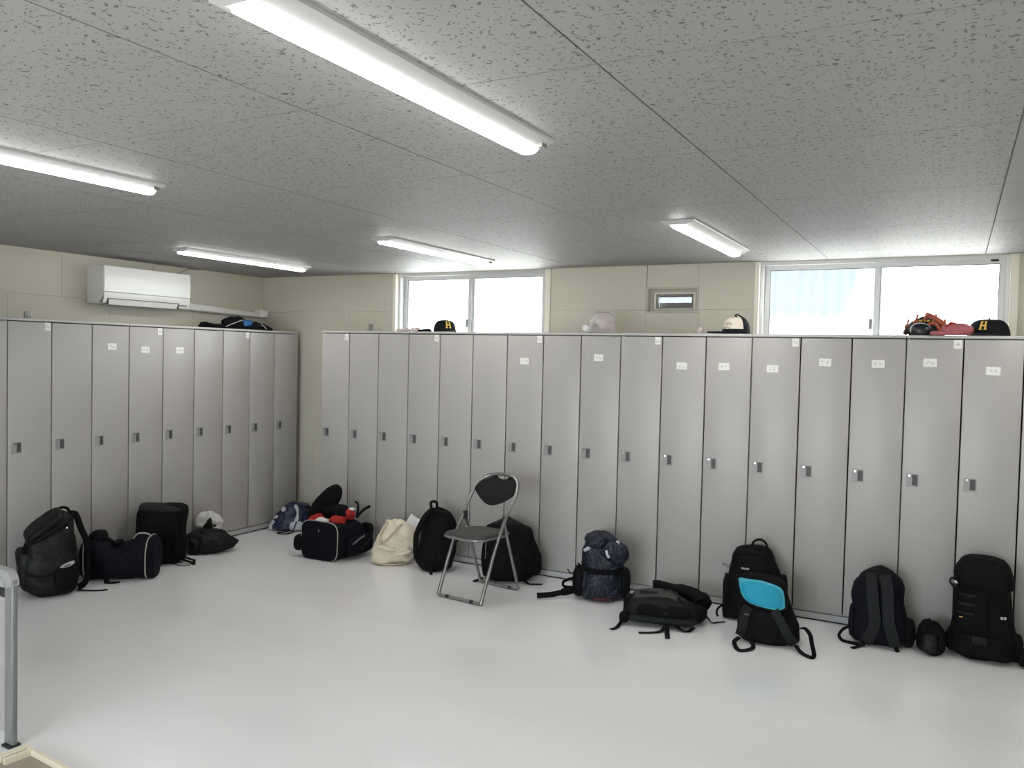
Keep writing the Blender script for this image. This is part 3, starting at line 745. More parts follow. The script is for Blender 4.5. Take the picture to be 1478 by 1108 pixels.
# 4 + 5 black slouching bag with a white cloth in its mouth
t, L = bag('slouch_bag', 'low slouching black bag at the left row, a white cloth behind it', 'bag', (-.44, -.80), 48.3,
    [(0, -.17, .10, -.12, .10, 2.4), (.03, -.18, .195, -.14, .11, 2.4), (.08, -.175, .225, -.135, .11, 2.1), (.11, -.170, .195, -.125, .10, 2.1), (.14, -.16, .14, -.10, .09, 2.2), (.165, -.15, .09, -.08, .08, 2.2), (.19, -.11, .03, -.05, .06, 2)], 'shiny', wr=.015, fr=9, seed=12, r1=.04)
part(t, 'gathered_neck', lambda mb: (Loft([(.15, -.06, .03, -.03, .06, 2.2), (.20, -.045, .03, -.02, .045, 2.2), (.24, -.02, .03, -.01, .03, 2), (.275, .0, .03, -.005, .02, 2)], r0=.0, r1=.02).mesh(mb, 'shiny', 16, 20), mb.wrinkle(.012, 16, 3, floor=False)))
part(t, 'drawcord', lambda mb: mb.tube(spl([(-.02, -.03, .20), (.02, -.03, .195), (.05, .02, .20), (.03, .05, .20), (-.03, .05, .2)]), .005, 'black2'))
t = thing('white_cloth', 'crumpled white cloth bundle standing behind the slouching black bag', 'cloth', (-.50, -.79+.24, 0), R(48))
t.location = (-.572, -.69, 0)
part(t, 'bundle', lambda mb: (Loft([(0, -.05, .06, -.04, .03, 2.2), (.08, -.075, .085, -.045, .04, 2.2), (.16, -.095, .11, -.045, .045, 2.2), (.21, -.10, .115, -.045, .045, 2.2), (.26, -.085, .085, -.035, .035, 2.2), (.29, -.05, .05, -.02, .02, 2)], r0=.02, r1=.02).mesh(mb, 'cloth', 44, 60), mb.wrinkle(.009, 17, 3, crease=1.6)))

# 6 navy drawstring bag in the corner gap
t, L = bag('drawstring_bag', 'navy drawstring bag with white stripes lying in the corner between the locker rows', 'bag', (-.50, .20), 43,
    [(0, -.15, .15, -.13, .10, 2.3), (.03, -.185, .185, -.15, .12, 2.3), (.08, -.175, .195, -.15, .12, 2.3), (.13, -.145, .195, -.13, .11, 2.2), (.18, -.10, .17, -.10, .10, 2.2), (.225, -.055, .11, -.06, .08, 2.1), (.245, -.03, .06, -.03, .05, 2)], 'navy', wr=.012, fr=9, seed=21, r1=.04)
part(t, 'pale_panel', lambda mb: (L.patch(mb, 'pale', [(-.01, .085), (.03, .10), (.075, .095), (.12, .06), (.145, .025), (.09, .010), (.02, .008), (-.015, .02), (-.02, .05)], .006, .014), mb.wrinkle(.004, 14, 2)), 'pale grey lower panel')
part(t, 'white_stripe', lambda mb: mb.ribbon(L.on([(.028, .228), (.045, .20), (.05, .16), (.045, .12), (.03, .085)], .016), [.022+.008*math.sin(i*.5) for i in range(21)], .005, 'pale'))
part(t, 'white_stripe', lambda mb: mb.ribbon(L.on([(-.178, .02), (-.18, .05), (-.165, .08), (-.15, .095)], .018), .026, .005, 'pale'))
part(t, 'white_stripe', lambda mb: mb.pad((-.07, L.front(-.07, .19)-.012, .19), (.04, .02, .05), 'pale'))
part(t, 'white_stripe', lambda mb: mb.pad((-.135, L.front(-.135, .125)-.012, .125), (.04, .02, .025), 'pale', rot=(0, R(-35), 0)))
part(t, 'mouth_frill', lambda mb: (mb.pad((.09, .0, .215), (.17, .10, .05), 'navy', rot=(0, R(18), 0)), mb.wrinkle(.014, 15, 3)))
part(t, 'drawcord', lambda mb: mb.tube(spl([(.04, L.front(.04, .10)-.03, .10), (.03, -.17, .06), (.0, -.20, .008), (-.05, -.235, .006), (-.10, -.22, .006), (-.12, -.18, .006), (-.06, -.165, .006), (-.02, -.165, .02)]), .005, 'black2', n=6))

# 7 open duffel with red clothes
def gp(p):
    x, y, z = p; k = max(0, z/.3); f = max(0, min(1, (y-.05)/.35))
    return (x*(1+.22*f*(1-k)) + .04*k*math.sin(y*7), y, max(.003, z*(1-.10*f*(x < 0))))
rowsG = [(0, -.172, .172, 0, .295, 5), (.03, -.175, .18, 0, .30, 4.5), (.14, -.17, .19, 0, .295, 3.2), (.27, -.17, .20, 0, .30, 3), (.36, -.16, .17, 0, .26, 2.8), (.42, -.13, .13, 0, .21, 2.6)]
def gpost(p): # loft axis x -> run along local y
    x, y, z = p; return gp((y, x, z))
t = thing('duffel_bag', 'open black duffel bag packed with red and white clothes near the corner', 'bag', (.46, -.545, 0), R(0))
L = Loft(rowsG, 'x', .008, .04); mb = MB(); L.mesh(mb, 'navyblack', 60, 72); mb.v = [Vector(gpost(p)) for p in mb.v]; mb.wrinkle(.007, 8, 31); mb.build('body', t)
part(t, 'piping', lambda mb: mb.tube([gpost(p) for p in L.ring(.020, .004)], .0042, 'piping', n=6, closed=True), 'pale grey piping')
part(t, 'end_tab', lambda mb: mb.pad((0.02, -.008, .235), (.012, .008, .022), 'logodim'))
fz = Vector((.15, .13, .24)).normalized(); fy = Vector((.62, -.70, -.02)); fy = (fy-fz*fy.dot(fz)).normalized(); fx = fy.cross(fz)
part(t, 'lid_flap', lambda mb: (mb.pad((-.075, .17, .405), (.165, .035, .37), 'black', rot=Matrix((fx, fy, fz)).transposed(), n=2.3), mb.wrinkle(.005, 10, 8)))
part(t, 'red_clothes', lambda mb: (mb.pad((-.09, .09, .295), (.13, .11, .085), 'red'), mb.pad((.10, .12, .295), (.12, .13, .10), 'red'), mb.pad((.145, .21, .335), (.055, .09, .10), 'red'), mb.wrinkle(.018, 13, 3)), 'red clothes in the open mouth')
part(t, 'white_clothes', lambda mb: (mb.pad((-.01, .055, .290), (.14, .08, .055), 'cloth'), mb.wrinkle(.012, 13, 9)), 'white cloth in the open mouth')
part(t, 'white_sleeve', lambda mb: (mb.pad((.148, .225, .378), (.06, .06, .025), 'cloth'), mb.wrinkle(.006, 13, 9)), 'white sleeve end')
part(t, 'black_clothes', lambda mb: (mb.pad((.03, .19, .355), (.24, .16, .12), 'black'), mb.pad((-.04, .20, .34), (.16, .15, .11), 'black'), mb.wrinkle(.016, 12, 4)))
part(t, 'carry_handle', lambda mb: mb.tube(spl([(.14, .30, .30), (.13, .33, .37), (.10, .36, .40), (.07, .37, .41)]), .009, 'black2'))
part(t, 'carry_handle', lambda mb: mb.tube(spl([(.17, .26, .31), (.19, .31, .36), (.235, .35, .395)]), .011, 'black2'))
part(t, 'side_pocket', lambda mb: (mb.pad((.225, .24, .11), (.06, .30, .15), 'navyblack', n=4), mb.wrinkle(.005, 12, 5)))
part(t, 'pocket_zip', lambda mb: mb.ribbon(spl([(.248, .12, .13), (.262, .19, .165), (.262, .25, .18)]), .014, .005, 'logodim', (1, -.2, 0)))
part(t, 'reflective_strip', lambda mb: mb.ribbon(spl([(.248, .17, .05), (.258, .25, .095), (.25, .34, .15), (.235, .38, .19)]), .030, .004, 'slate', (1, -.2, 0)))
part(t, 'end_pouch', lambda mb: (mb.pad((.17, .40, .20), (.12, .07, .10), 'black', n=2.6), mb.wrinkle(.008, 14, 5)))
part(t, 'side_pouch', lambda mb: (mb.pad((-.205, .05, .11), (.09, .14, .13), 'black', n=2.8), mb.wrinkle(.008, 14, 7)))

# 8 cream tote
t, L = bag('tote_bag', 'cream canvas tote bag with a sheet of paper sticking out', 'bag', (.99, -.255), 36,
    [(0, -.13, .10, -.10, .10, 2.8), (.02, -.19, .13, -.125, .12, 2.6), (.07, -.185, .155, -.13, .12, 2.5), (.14, -.165, .168, -.11, .11, 2.5), (.21, -.13, .17, -.09, .10, 2.5), (.265, -.10, .15, -.07, .085, 2.5), (.305, -.085, .10, -.05, .06, 2.4), (.335, -.075, .04, -.03, .035, 2.2)], 'cream', wr=.015, fr=9, seed=41, r0=.03, r1=.012)
for (a, b, c, d) in ((-.05, -.105, -.09, .0), ):
    part(t, 'tote_handle', lambda mb: mb.ribbon(L.on([(-.055, .325), (-.085, .27), (-.115, .20), (-.11, .165), (-.06, .20), (-.02, .24), (.02, .285), (.045, .305)], .016), .016, .005, 'creamh'), 'tan canvas handle')
part(t, 'tote_handle', lambda mb: mb.tube(spl([(-.06, .06, .33), (-.04, .10, .30), (.0, .12, .25), (.04, .10, .29), (.05, .06, .31)]), .007, 'creamh'), 'tan canvas handle')
part(t, 'bottom_seam', lambda mb: mb.ribbon(L.on([(-.17, .028), (-.10, .016), (0, .012), (.08, .02)], .012), .010, .004, 'creamh'))
part(t, 'fold', lambda mb: (mb.pad((.055, L.front(.055, .085)-.0, .095), (.14, .05, .03), 'cream', rot=(0, R(-14), 0)), mb.pad((-.07, L.front(-.07, .13), .135), (.16, .05, .03), 'cream', rot=(0, R(10), 0)), mb.wrinkle(.008, 12, 4)))
o = part(t, 'paper_sheet', lambda mb: mb.rbox((.128, .02, .275), (.12, .003, .15), .001, 'paper', rot=(R(-12), R(35), R(10)), seg=1), 'white paper sheet', False)

# 9 black daypack leaning beside the chair
t, L = bag('backpack', 'plain black daypack with a top loop standing left of the folding chair', 'backpack', (1.362, -.25), 33,
    [(0, -.10, .10, -.11, .11, 3), (.03, -.128, .13, -.13, .12, 3), (.12, -.132, .148, -.135, .13, 2.8), (.22, -.122, .155, -.13, .13, 2.6), (.30, -.108, .157, -.12, .13, 2.5), (.37, -.085, .148, -.10, .125, 2.4), (.43, -.055, .10, -.07, .11, 2.2), (.465, -.03, .045, -.03, .08, 2)], 'black', wr=.006, seed=51, r1=.05)
part(t, 'grab_handle', lambda mb: mb.tube(spl([(-.04, .03, .455), (-.045, .03, .495), (-.02, .03, .505), (0, .03, .49), (.0, .03, .46)]), .010, 'black2'))
webbing(t, 'shoulder_strap', [(-.03, -.02, .462), (-.075, -.06, .42), (-.115, -.08, .35), (-.145, -.08, .27), (-.15, -.06, .18), (-.145, -.04, .10), (-.12, -.02, .04)], .05, .013, nrm=(-.8, -.6, .1))
part(t, 'front_pocket', lambda mb: L.patch(mb, 'black', L.rect(.0, .13, .05, .24, 3.5), .022, .005))
strapface(t, L, 'zip', [(-.05, .38), (-.01, .43), (.06, .42), (.11, .37), (.14, .28)], .012, .004, off=.009)
webbing(t, 'compression_strap', [(.13, -.05, .36), (.155, -.06, .33), (.165, -.06, .27), (.155, -.06, .22)], .022, .008, nrm=(.8, -.6, 0))
webbing(t, 'loose_strap', [(-.04, -.12, .05), (-.035, -.155, .02), (-.03, -.175, .006), (-.03, -.19, .006)], .022, .004, nrm=(0, -.5, .8))

# 10 bag behind the chair
t, L = bag('backpack', 'wide black backpack standing behind the folding chair', 'backpack', (1.95, -.20), 24,
    [(0, -.14, .15, -.10, .11, 3.2), (.03, -.178, .185, -.125, .12, 3.2), (.10, -.19, .228, -.13, .13, 3), (.17, -.19, .238, -.13, .13, 3), (.22, -.188, .225, -.125, .13, 3), (.28, -.185, .20, -.12, .13, 3), (.34, -.175, .182, -.11, .13, 3), (.375, -.16, .155, -.10, .12, 3), (.40, -.13, .11, -.08, .10, 3)], 'black', wr=.008, seed=61, r1=.04)
part(t, 'lid_flap', lambda mb: (mb.add([(-.14, -.02, .385), (-.01, -.03, .452), (.10, -.02, .395), (.10, .09, .385), (-.01, .08, .445), (-.14, .09, .38), (0, -.04, .375), (0, .09, .37)], [(0, 6, 1), (1, 6, 2), (5, 4, 7), (4, 3, 7), (0, 1, 4, 5), (1, 2, 3, 4), (0, 5, 7, 6), (2, 6, 7, 3)], 'grey')), smooth=False)
part(t, 'side_pocket', lambda mb: (mb.pad((.205, -.01, .125), (.09, .17, .17), 'black', n=3), mb.wrinkle(.005, 12, 3)))
part(t, 'front_pocket', lambda mb: L.patch(mb, 'black', L.rect(-.12, .14, .03, .22, 4), .02, .006))
part(t, 'drawcord', lambda mb: mb.tube(spl(L.on([(-.145, .30), (-.15, .24), (-.148, .19), (-.155, .17)], .016)), .004, 'logodim', n=6), 'pale cord')
webbing(t, 'loose_strap', [(.13, -.11, .02), (.17, -.14, .008), (.22, -.13, .006), (.26, -.13, .006)], .022, .004)
webbing(t, 'strap_end', [(-.17, -.08, .02), (-.21, -.11, .008), (-.225, -.13, .006)], .03, .006)

# 11 folding chair
ch = thing('folding_chair', 'folding pipe chair with grey seat and black oval backrest', 'chair', (1.975, -.63, 0), R(-6.5))
hw = .178
F = [(-hw, -.20, .03)]
leftside = [(-hw+.03, -.222, .012), (-hw+.006, -.219, .022), (-hw, -.212, .05), (-hw, -.08, .345), (-hw, .03, .53), (-hw-.003, .118, .645), (-hw+.002, .162, .700), (-hw+.030, .203, .748), (-.09, .232, .778), (0, .240, .788)]
right = [(-x, y, z) for x, y, z in leftside[::-1][1:]]
part(ch, 'front_frame', lambda mb: mb.tube(spl(leftside+right, 5, closed=True), .0122, 'steel', n=12, closed=True))
rl = [(-hw+.04, .215, .012), (-hw+.02, .213, .022), (-hw+.014, .206, .05), (-hw+.014, .07, .40), (-hw+.014, .035, .505)]
rr = [(-x, y, z) for x, y, z in rl]
part(ch, 'rear_frame', lambda mb: mb.tube(spl(rl[::-1]+[(0, .216, .012)]+rr, 5), .0112, 'steel', n=12))
for s in (-1, 1):
    part(ch, 'pivot_bracket', lambda mb: mb.rbox((s*(hw-.012), .035, .515), (.022, .035, .055), .006, 'rubber'))
    part(ch, 'floor_glide', lambda mb: mb.tube([(s*.085, -.222, .012), (s*.115, -.222, .012)], .0128, 'rubber', n=12))
    part(ch, 'floor_glide', lambda mb: mb.tube([(s*.085, .216, .012), (s*.112, .216, .012)], .0122, 'rubber', n=12))
    part(ch, 'seat_bracket', lambda mb: mb.tube([(s*(hw-.014), .095, .42), (s*(hw-.03), .03, .435)], .007, 'steel'))
def seatout(g, N=40):
    o = []
    for j in range(N):
        th = 2*PI*j/N; c, q = math.cos(th), math.sin(th); n = 5
        wv = .158+.010*(-q)
        o.append((.010+(wv+g)*math.copysign(abs(c)**(2/n), c), -.06+(.19+g)*math.copysign(abs(q)**(2/n), q)))
    return o
def seat_pad(mb):
    vv = []; ff = []; pr = [(-.006, .430), (0, .436), (0, .446), (-.006, .454), (-.04, .459), (-.10, .458)]
    for g, z in pr: vv += [(x, y, z-.018 - (y+.06)*.03) for x, y in seatout(g)]
    N = 40
    for i in range(len(pr)-1):
        for j in range(N): ff.append((i*N+j, i*N+(j+1) % N, (i+1)*N+(j+1) % N, (i+1)*N+j))
    ff.append(list(range(N))[::-1]); ff.append(list(range((len(pr)-1)*N, len(pr)*N)))
    mb.add(vv, ff, 'seat')
part(ch, 'seat', seat_pad)
part(ch, 'seat_rim', lambda mb: mb.tube([(x, y, .412-(y+.06)*.03) for x, y in seatout(-.004)], .0095, 'steel', n=8, closed=True))
def backrest(mb):
    # curved oval pad filling the top loop, notched under the hand hold
    N = 25; vv = []; ff = []
    for i in range(N):
        x = -.178+.356*i/(N-1); a = abs(x)/.178
        top = .777-.072*a**2.4; bot = .588+.098*a**1.8
        if abs(x) < .048: top = min(top, .752+.012*(x/.048)**2)
        for (dy, k) in ((-.012, 0), (-.016, .15), (-.016, .85), (-.012, 1), (.006, 1), (.006, 0)):
            z = bot+(top-bot)*k; y = .036+(z-.53)*.77+.030*(1-a*a)
            vv.append((x, y+dy, z))
    for i in range(N-1):
        for j in range(6): ff.append((i*6+j, i*6+(j+1) % 6, i*6+6+(j+1) % 6, i*6+6+j))
    ff += [[5, 4, 3, 2, 1, 0], [(N-1)*6+j for j in range(6)]]
    mb.add(vv, ff, 'backpad')
part(ch, 'backrest', backrest)

# 12 marbled navy pack
t, L = bag('backpack', 'navy marbled roll-top backpack with pale streaks standing alone right of the chair', 'backpack', (2.71, -.255), 21.8,
    [(0, -.12, .12, -.12, .12, 2.8), (.03, -.15, .145, -.145, .13, 2.8), (.10, -.16, .155, -.15, .14, 2.6), (.19, -.15, .148, -.15, .14, 2.6), (.27, -.142, .142, -.13, .13, 2.6), (.31, -.138, .150, -.12, .13, 2.5), (.36, -.122, .135, -.11, .12, 2.4), (.41, -.11, .085, -.09, .10, 2.4), (.44, -.09, .05, -.06, .08, 2.4)], 'camo', wr=.010, fr=9, seed=71, r1=.03)
part(t, 'hood_flap', lambda mb: (mb.pad((.085, -.115, .335), (.19, .11, .14), 'camo', rot=(R(12), R(24), 0), n=2.4), mb.pad((-.04, -.06, .40), (.17, .17, .10), 'camo', n=2.8), mb.wrinkle(.012, 13, 5)))
part(t, 'front_pocket', lambda mb: (L.patch(mb, 'camo', L.rect(-.115, .105, .035, .205, 4), .022, .008), mb.wrinkle(.004, 14, 2)))
part(t, 'pocket_flap', lambda mb: mb.ribbon(L.on([(-.135, .225), (-.05, .212), (.05, .212), (.135, .222)], .020), .032, .012, 'black'))
part(t, 'side_panel', lambda mb: (mb.pad((.145, -.01, .11), (.09, .20, .20), 'black', n=2.8), mb.wrinkle(.006, 12, 3)))
part(t, 'side_panel', lambda mb: (mb.pad((-.15, -.01, .11), (.10, .20, .20), 'black', n=2.8), mb.wrinkle(.006, 12, 8)))
part(t, 'pale_tab', lambda mb: mb.ribbon(spl(L.on([(-.125, .325), (-.105, .345), (-.09, .36)], .016)), .024, .004, 'pale'), 'pale tape tab')  # small pale tabs in one even colour
part(t, 'pale_tab', lambda mb: mb.ribbon(spl([(.02, -.176, .36), (.028, -.186, .335), (.04, -.188, .315)]), .016, .004, 'pale'), 'pale tape tab')
part(t, 'pale_tab', lambda mb: mb.pad((.095, -.13, .405), (.025, .02, .028), 'pale', rot=(0, R(-30), 0)), 'pale tape tab')
part(t, 'bottom_label', lambda mb: L.patch(mb, 'darkred', L.rect(-.055, .065, .008, .042, 3), .006, .010), 'dark red bottom label')
webbing(t, 'hip_belt', [(-.15, -.03, .07), (-.20, -.06, .055), (-.27, -.08, .04), (-.34, -.11, .03), (-.43, -.13, .025)], [.05]*12+[.036]*13, .008, nrm=(-.2, -1, .3))
webbing(t, 'side_loop', [(-.16, 0, .13), (-.22, -.03, .12), (-.26, -.04, .10), (-.255, -.05, .075), (-.20, -.05, .07)], .018, .006, nrm=(0, -1, 0))
part(t, 'cord_tie', lambda mb: mb.tube(spl([(-.14, 0, .20), (-.165, 0, .225), (-.155, 0, .19), (-.19, 0, .165), (-.215, -.02, .16), (-.235, -.02, .185)]), .004, 'black2', n=6))

# 13 grey and black bag lying flat
t = thing('backpack', 'dark grey backpack lying flat on the floor with straps spread, olive top panel', 'backpack', (3.19, -.50, 0), R(15))
rowsM = [(-.20, -.11, .11, .012, .10, 3), (-.16, -.15, .15, .010, .145, 3), (-.06, -.17, .16, .010, .165, 3), (.06, -.17, .16, .010, .165, 3), (.14, -.16, .15, .010, .14, 2.8), (.20, -.14, .14, .010, .11, 2.6), (.25, -.10, .12, .01, .085, 2.6)]
L = Loft(rowsM, 'x', .03, .03); mb = MB(); L.mesh(mb, 'slate', 40, 40); mb.wrinkle(.007, 9, 81); mb.build('body', t)
part(t, 'top_panel', lambda mb: mb.add(*(lambda nu, nv: ([(-.15+.26*i/nu, -.085+.16*j/nv, L.top(-.085+.16*j/nv, -.15+.26*i/nu)+.010) for i in range(nu+1) for j in range(nv+1)] + [(-.15+.26*i/nu, -.085+.16*j/nv, L.top(-.085+.16*j/nv, -.15+.26*i/nu)-.01) for i in range(nu+1) for j in range(nv+1)],
     [(i*(nv+1)+j, i*(nv+1)+j+1, (i+1)*(nv+1)+j+1, (i+1)*(nv+1)+j) for i in range(nu) for j in range(nv)] + [((nu+1)*(nv+1)+i*(nv+1)+e, (nu+1)*(nv+1)+(i+1)*(nv+1)+e, (i+1)*(nv+1)+e, i*(nv+1)+e) for i in range(nu) for e in (0, nv)] + [((nu+1)*(nv+1)+e*(nv+1)+j, (nu+1)*(nv+1)+e*(nv+1)+j+1, e*(nv+1)+j+1, e*(nv+1)+j) for j in range(nv) for e in (0, nu)]))(12, 8), 'olive'), 'olive grey top panel')
part(t, 'name_patch', lambda mb: mb.rbox((-.065, -.045, L.top(-.045, -.065)+.012), (.105, .04, .006), .002, 'slate', rot=(R(6), 0, 0)))
part(t, 'zip', lambda mb: mb.ribbon(spl([(.02, .03, L.top(.03, .02)+.014), (.07, .035, L.top(.035, .07)+.016), (.115, -.01, L.top(-.01, .115)+.014), (.15, -.07, L.top(-.07, .15)+.012)]), .016, .005, 'grey', (0, 0, 1)))
part(t, 'rolled_flap', lambda mb: (mb.tube(spl([(-.05, .16, .17), (.0, .17, .165), (.12, .16, .145), (.24, .11, .125), (.27, .06, .10)], 4), [.028]*3+[.034]*5+[.045]*5+[.055]*4, 'black', n=14), mb.wrinkle(.007, 12, 4)))
part(t, 'back_panel', lambda mb: (mb.pad((.02, -.13, .045), (.42, .14, .045), 'slate', n=4), mb.wrinkle(.005, 10, 6)))
part(t, 'front_pocket', lambda mb: (mb.pad((.03, -.135, .085), (.34, .08, .10), 'black', n=3.4), mb.wrinkle(.005, 10, 7)))
part(t, 'end_pocket', lambda mb: (mb.pad((-.185, 0, .075), (.07, .20, .12), 'black', n=3), mb.wrinkle(.005, 10, 9)))
part(t, 'right_pocket', lambda mb: (mb.pad((.225, .0, .06), (.14, .18, .10), 'black', n=2.6), mb.wrinkle(.007, 10, 5)))
part(t, 'hip_pad', lambda mb: (mb.pad((-.20, -.16, .045), (.06, .09, .06), 'black', n=3)))
webbing(t, 'loose_strap', [(-.21, -.19, .03), (-.225, -.23, .012), (-.24, -.27, .006), (-.265, -.30, .006)], .024, .004)
webbing(t, 'loose_strap', [(.05, -.19, .03), (.03, -.25, .010), (-.03, -.29, .006), (-.10, -.31, .006)], .022, .004)
webbing(t, 'loose_strap', [(.06, -.18, .04), (.062, -.25, .012), (.068, -.32, .006), (.07, -.36, .006)], .028, .005)
webbing(t, 'loose_strap', [(.10, -.18, .03), (.15, -.215, .012), (.19, -.20, .008), (.215, -.16, .02)], .022, .005)
webbing(t, 'loose_strap', [(.28, .02, .05), (.32, .0, .01), (.36, .03, .006), (.40, .05, .006)], .012, .004)

# 14 black pack with a top loop against the lockers, 15 pack with turquoise lining in front of it
t, L = bag('backpack', 'black backpack with a raised top loop and small pale print, behind the turquoise-lined bag', 'backpack', (3.685, -.165), 11.7,
    [(0, -.15, .14, -.09, .08, 3), (.03, -.175, .17, -.11, .10, 3), (.15, -.165, .19, -.11, .11, 3), (.25, -.15, .18, -.11, .12, 3), (.32, -.138, .16, -.10, .125, 3), (.38, -.130, .135, -.08, .13, 2.8), (.43, -.105, .11, -.05, .13, 2.6), (.452, -.075, .085, -.02, .11, 2.6)], 'black', wr=.006, seed=91, r1=.03)
part(t, 'grab_handle', lambda mb: mb.tube(spl([(-.012, .05, .44), (.0, .05, .475), (.035, .05, .492), (.07, .05, .475), (.085, .05, .44)]), .0075, 'black2'))
emblem(t, L, -.045, .335, .05, .011, 'logo', 'print', 'small pale print', off=.009, bars=4)
part(t, 'side_pocket', lambda mb: (mb.pad((-.150, -.01, .135), (.055, .15, .27), 'black', n=4, n2=5), mb.wrinkle(.005, 12, 3)))
part(t, 'side_pocket', lambda mb: (mb.pad((.182, .0, .15), (.055, .15, .275), 'black', n=4, n2=5), mb.wrinkle(.005, 12, 4)))
strapface(t, L, 'zip', [(-.12, .36), (-.09, .41), (0, .425), (.08, .41), (.12, .35)], .012, .004, off=.009)
part(t, 'cord_loop', lambda mb: mb.tube(spl([(-.135, -.02, .325), (-.17, -.03, .335), (-.185, -.03, .34), (-.18, -.03, .33), (-.15, -.03, .318), (-.135, -.02, .315)]), .0028, 'logodim', n=6))
webbing(t, 'loose_strap', [(-.17, -.03, .08), (-.205, -.04, .05), (-.21, -.05, .02), (-.20, -.06, .008)], .012, .005, nrm=(0, -1, 0))

t, L = bag('backpack', 'black backpack with bright turquoise lining showing, straps spread toward the viewer', 'backpack', (3.865, -.52), 10.3,
    [(0, -.15, .13, -.115, .09, 3), (.03, -.182, .165, -.125, .12, 3), (.10, -.185, .165, -.11, .13, 3), (.18, -.18, .125, -.09, .14, 3), (.24, -.178, .10, -.05, .16, 3), (.30, -.185, .085, -.015, .17, 3.4), (.345, -.18, .06, .02, .18, 3.4)], 'black', wr=.004, seed=101, r1=.03)
poly = [(-.188, .325), (-.168, .338), (-.11, .340), (-.05, .338), (0, .330), (.032, .322), (.055, .310), (.070, .290), (.078, .250), (.080, .212), (.062, .205), (.038, .200), (-.02, .204), (-.08, .212), (-.12, .222), (-.152, .240), (-.172, .270), (-.182, .30)]
def inset(pl, k): 
    cu = sum(p[0] for p in pl)/len(pl); cz = sum(p[1] for p in pl)/len(pl)
    return [(cu+(p[0]-cu)*k, cz+(p[1]-cz)*k) for p in pl]
part(t, 'lining_rim', lambda mb: L.patch(mb, 'turqedge', poly, .010, .012), 'pale turquoise rim')
part(t, 'lining', lambda mb: (L.patch(mb, 'turq', inset(poly, .93), .016, .012), mb.wrinkle(.0025, 14, 3)), 'bright turquoise lining')
part(t, 'mouth_edge', lambda mb: mb.tube(spl([(u, L.front(u, z)-.012, z) for u, z in inset(poly, 1.08)], 3, closed=True), .009, 'black', n=8, closed=True))
strapface(t, L, 'shoulder_strap', [(-.12, .205), (-.14, .16), (-.15, .10), (-.165, .04)], .05, .014, 'slate', off=.016)
strapface(t, L, 'shoulder_strap', [(.02, .20), (.055, .15), (.09, .09), (.135, .03)], .05, .014, 'slate', off=.016)
webbing(t, 'strap_loop', [(-.165, -.13, .035), (-.19, -.17, .02), (-.175, -.24, .010), (-.15, -.27, .008), (-.11, -.24, .008), (-.085, -.19, .010), (-.10, -.14, .03)], .024, .006, nrm=(0, -.2, 1))
webbing(t, 'strap_loop', [(.14, -.13, .03), (.17, -.19, .012), (.215, -.235, .008), (.235, -.23, .02), (.225, -.18, .06), (.215, -.14, .10), (.19, -.10, .12), (.165, -.07, .11)], .024, .006, nrm=(.3, -.5, .8))
part(t, 'strap_label', lambda mb: mb.ribbon(L.on([(-.158, .168), (-.138, .165), (-.118, .166)], .026), .006, .003, 'logodim'))
part(t, 'back_pad', lambda mb: L.patch(mb, 'black', L.rect(-.10, .05, .02, .19, 4), .012, .004))

# 16 black pack, straps to the viewer
t, L = bag('backpack', 'round-topped black backpack with both shoulder straps facing out, second from the right', 'backpack', (4.435, -.20), 3.6,
    [(0, -.14, .12, -.10, .10, 3), (.03, -.165, .15, -.125, .12, 3), (.09, -.170, .155, -.125, .13, 3), (.17, -.168, .135, -.12, .135, 3), (.22, -.160, .118, -.11, .14, 3), (.27, -.168, .112, -.105, .145, 2.6), (.32, -.160, .118, -.10, .15, 2.5), (.37, -.128, .10, -.075, .15, 2.3), (.41, -.075, .055, -.04, .14, 2.2), (.43, -.04, .02, -.01, .12, 2)], 'navyblack', wr=.005, seed=111, r1=.03)
strapface(t, L, 'shoulder_strap', [(-.065, .40), (-.055, .33), (-.045, .24), (-.035, .17), (-.045, .10), (-.08, .03)], .060, .020, 'slate', off=.020)
strapface(t, L, 'shoulder_strap', [(.01, .405), (.025, .33), (.03, .24), (.04, .15), (.06, .08), (.075, .03)], .060, .020, 'slate', off=.020)
part(t, 'top_yoke', lambda mb: L.patch(mb, 'black', L.rect(-.085, .045, .365, .415, 3), .014, .006))
part(t, 'side_pocket', lambda mb: (mb.pad((.140, -.0, .075), (.08, .16, .16), 'black', n=2.6), mb.wrinkle(.005, 12, 3)))
part(t, 'side_pocket', lambda mb: (mb.pad((-.155, .0, .11), (.05, .18, .18), 'navyblack', n=3), mb.wrinkle(.005, 12, 6)))
webbing(t, 'strap_loop', [(-.165, -.06, .085), (-.20, -.09, .07), (-.222, -.10, .035), (-.205, -.11, .010), (-.16, -.13, .008), (-.10, -.14, .012)], .018, .005, nrm=(-.5, -.7, .5))
webbing(t, 'strap_end', [(-.085, -.14, .02), (-.115, -.17, .008), (-.135, -.20, .006), (-.15, -.215, .006)], .024, .004)
part(t, 'buckle', lambda mb: mb.rbox((-.095, -.145, .012), (.03, .02, .012), .004, 'rubber'))
webbing(t, 'strap_end', [(.08, -.13, .02), (.085, -.15, .008), (.09, -.16, .006)], .024, .004)

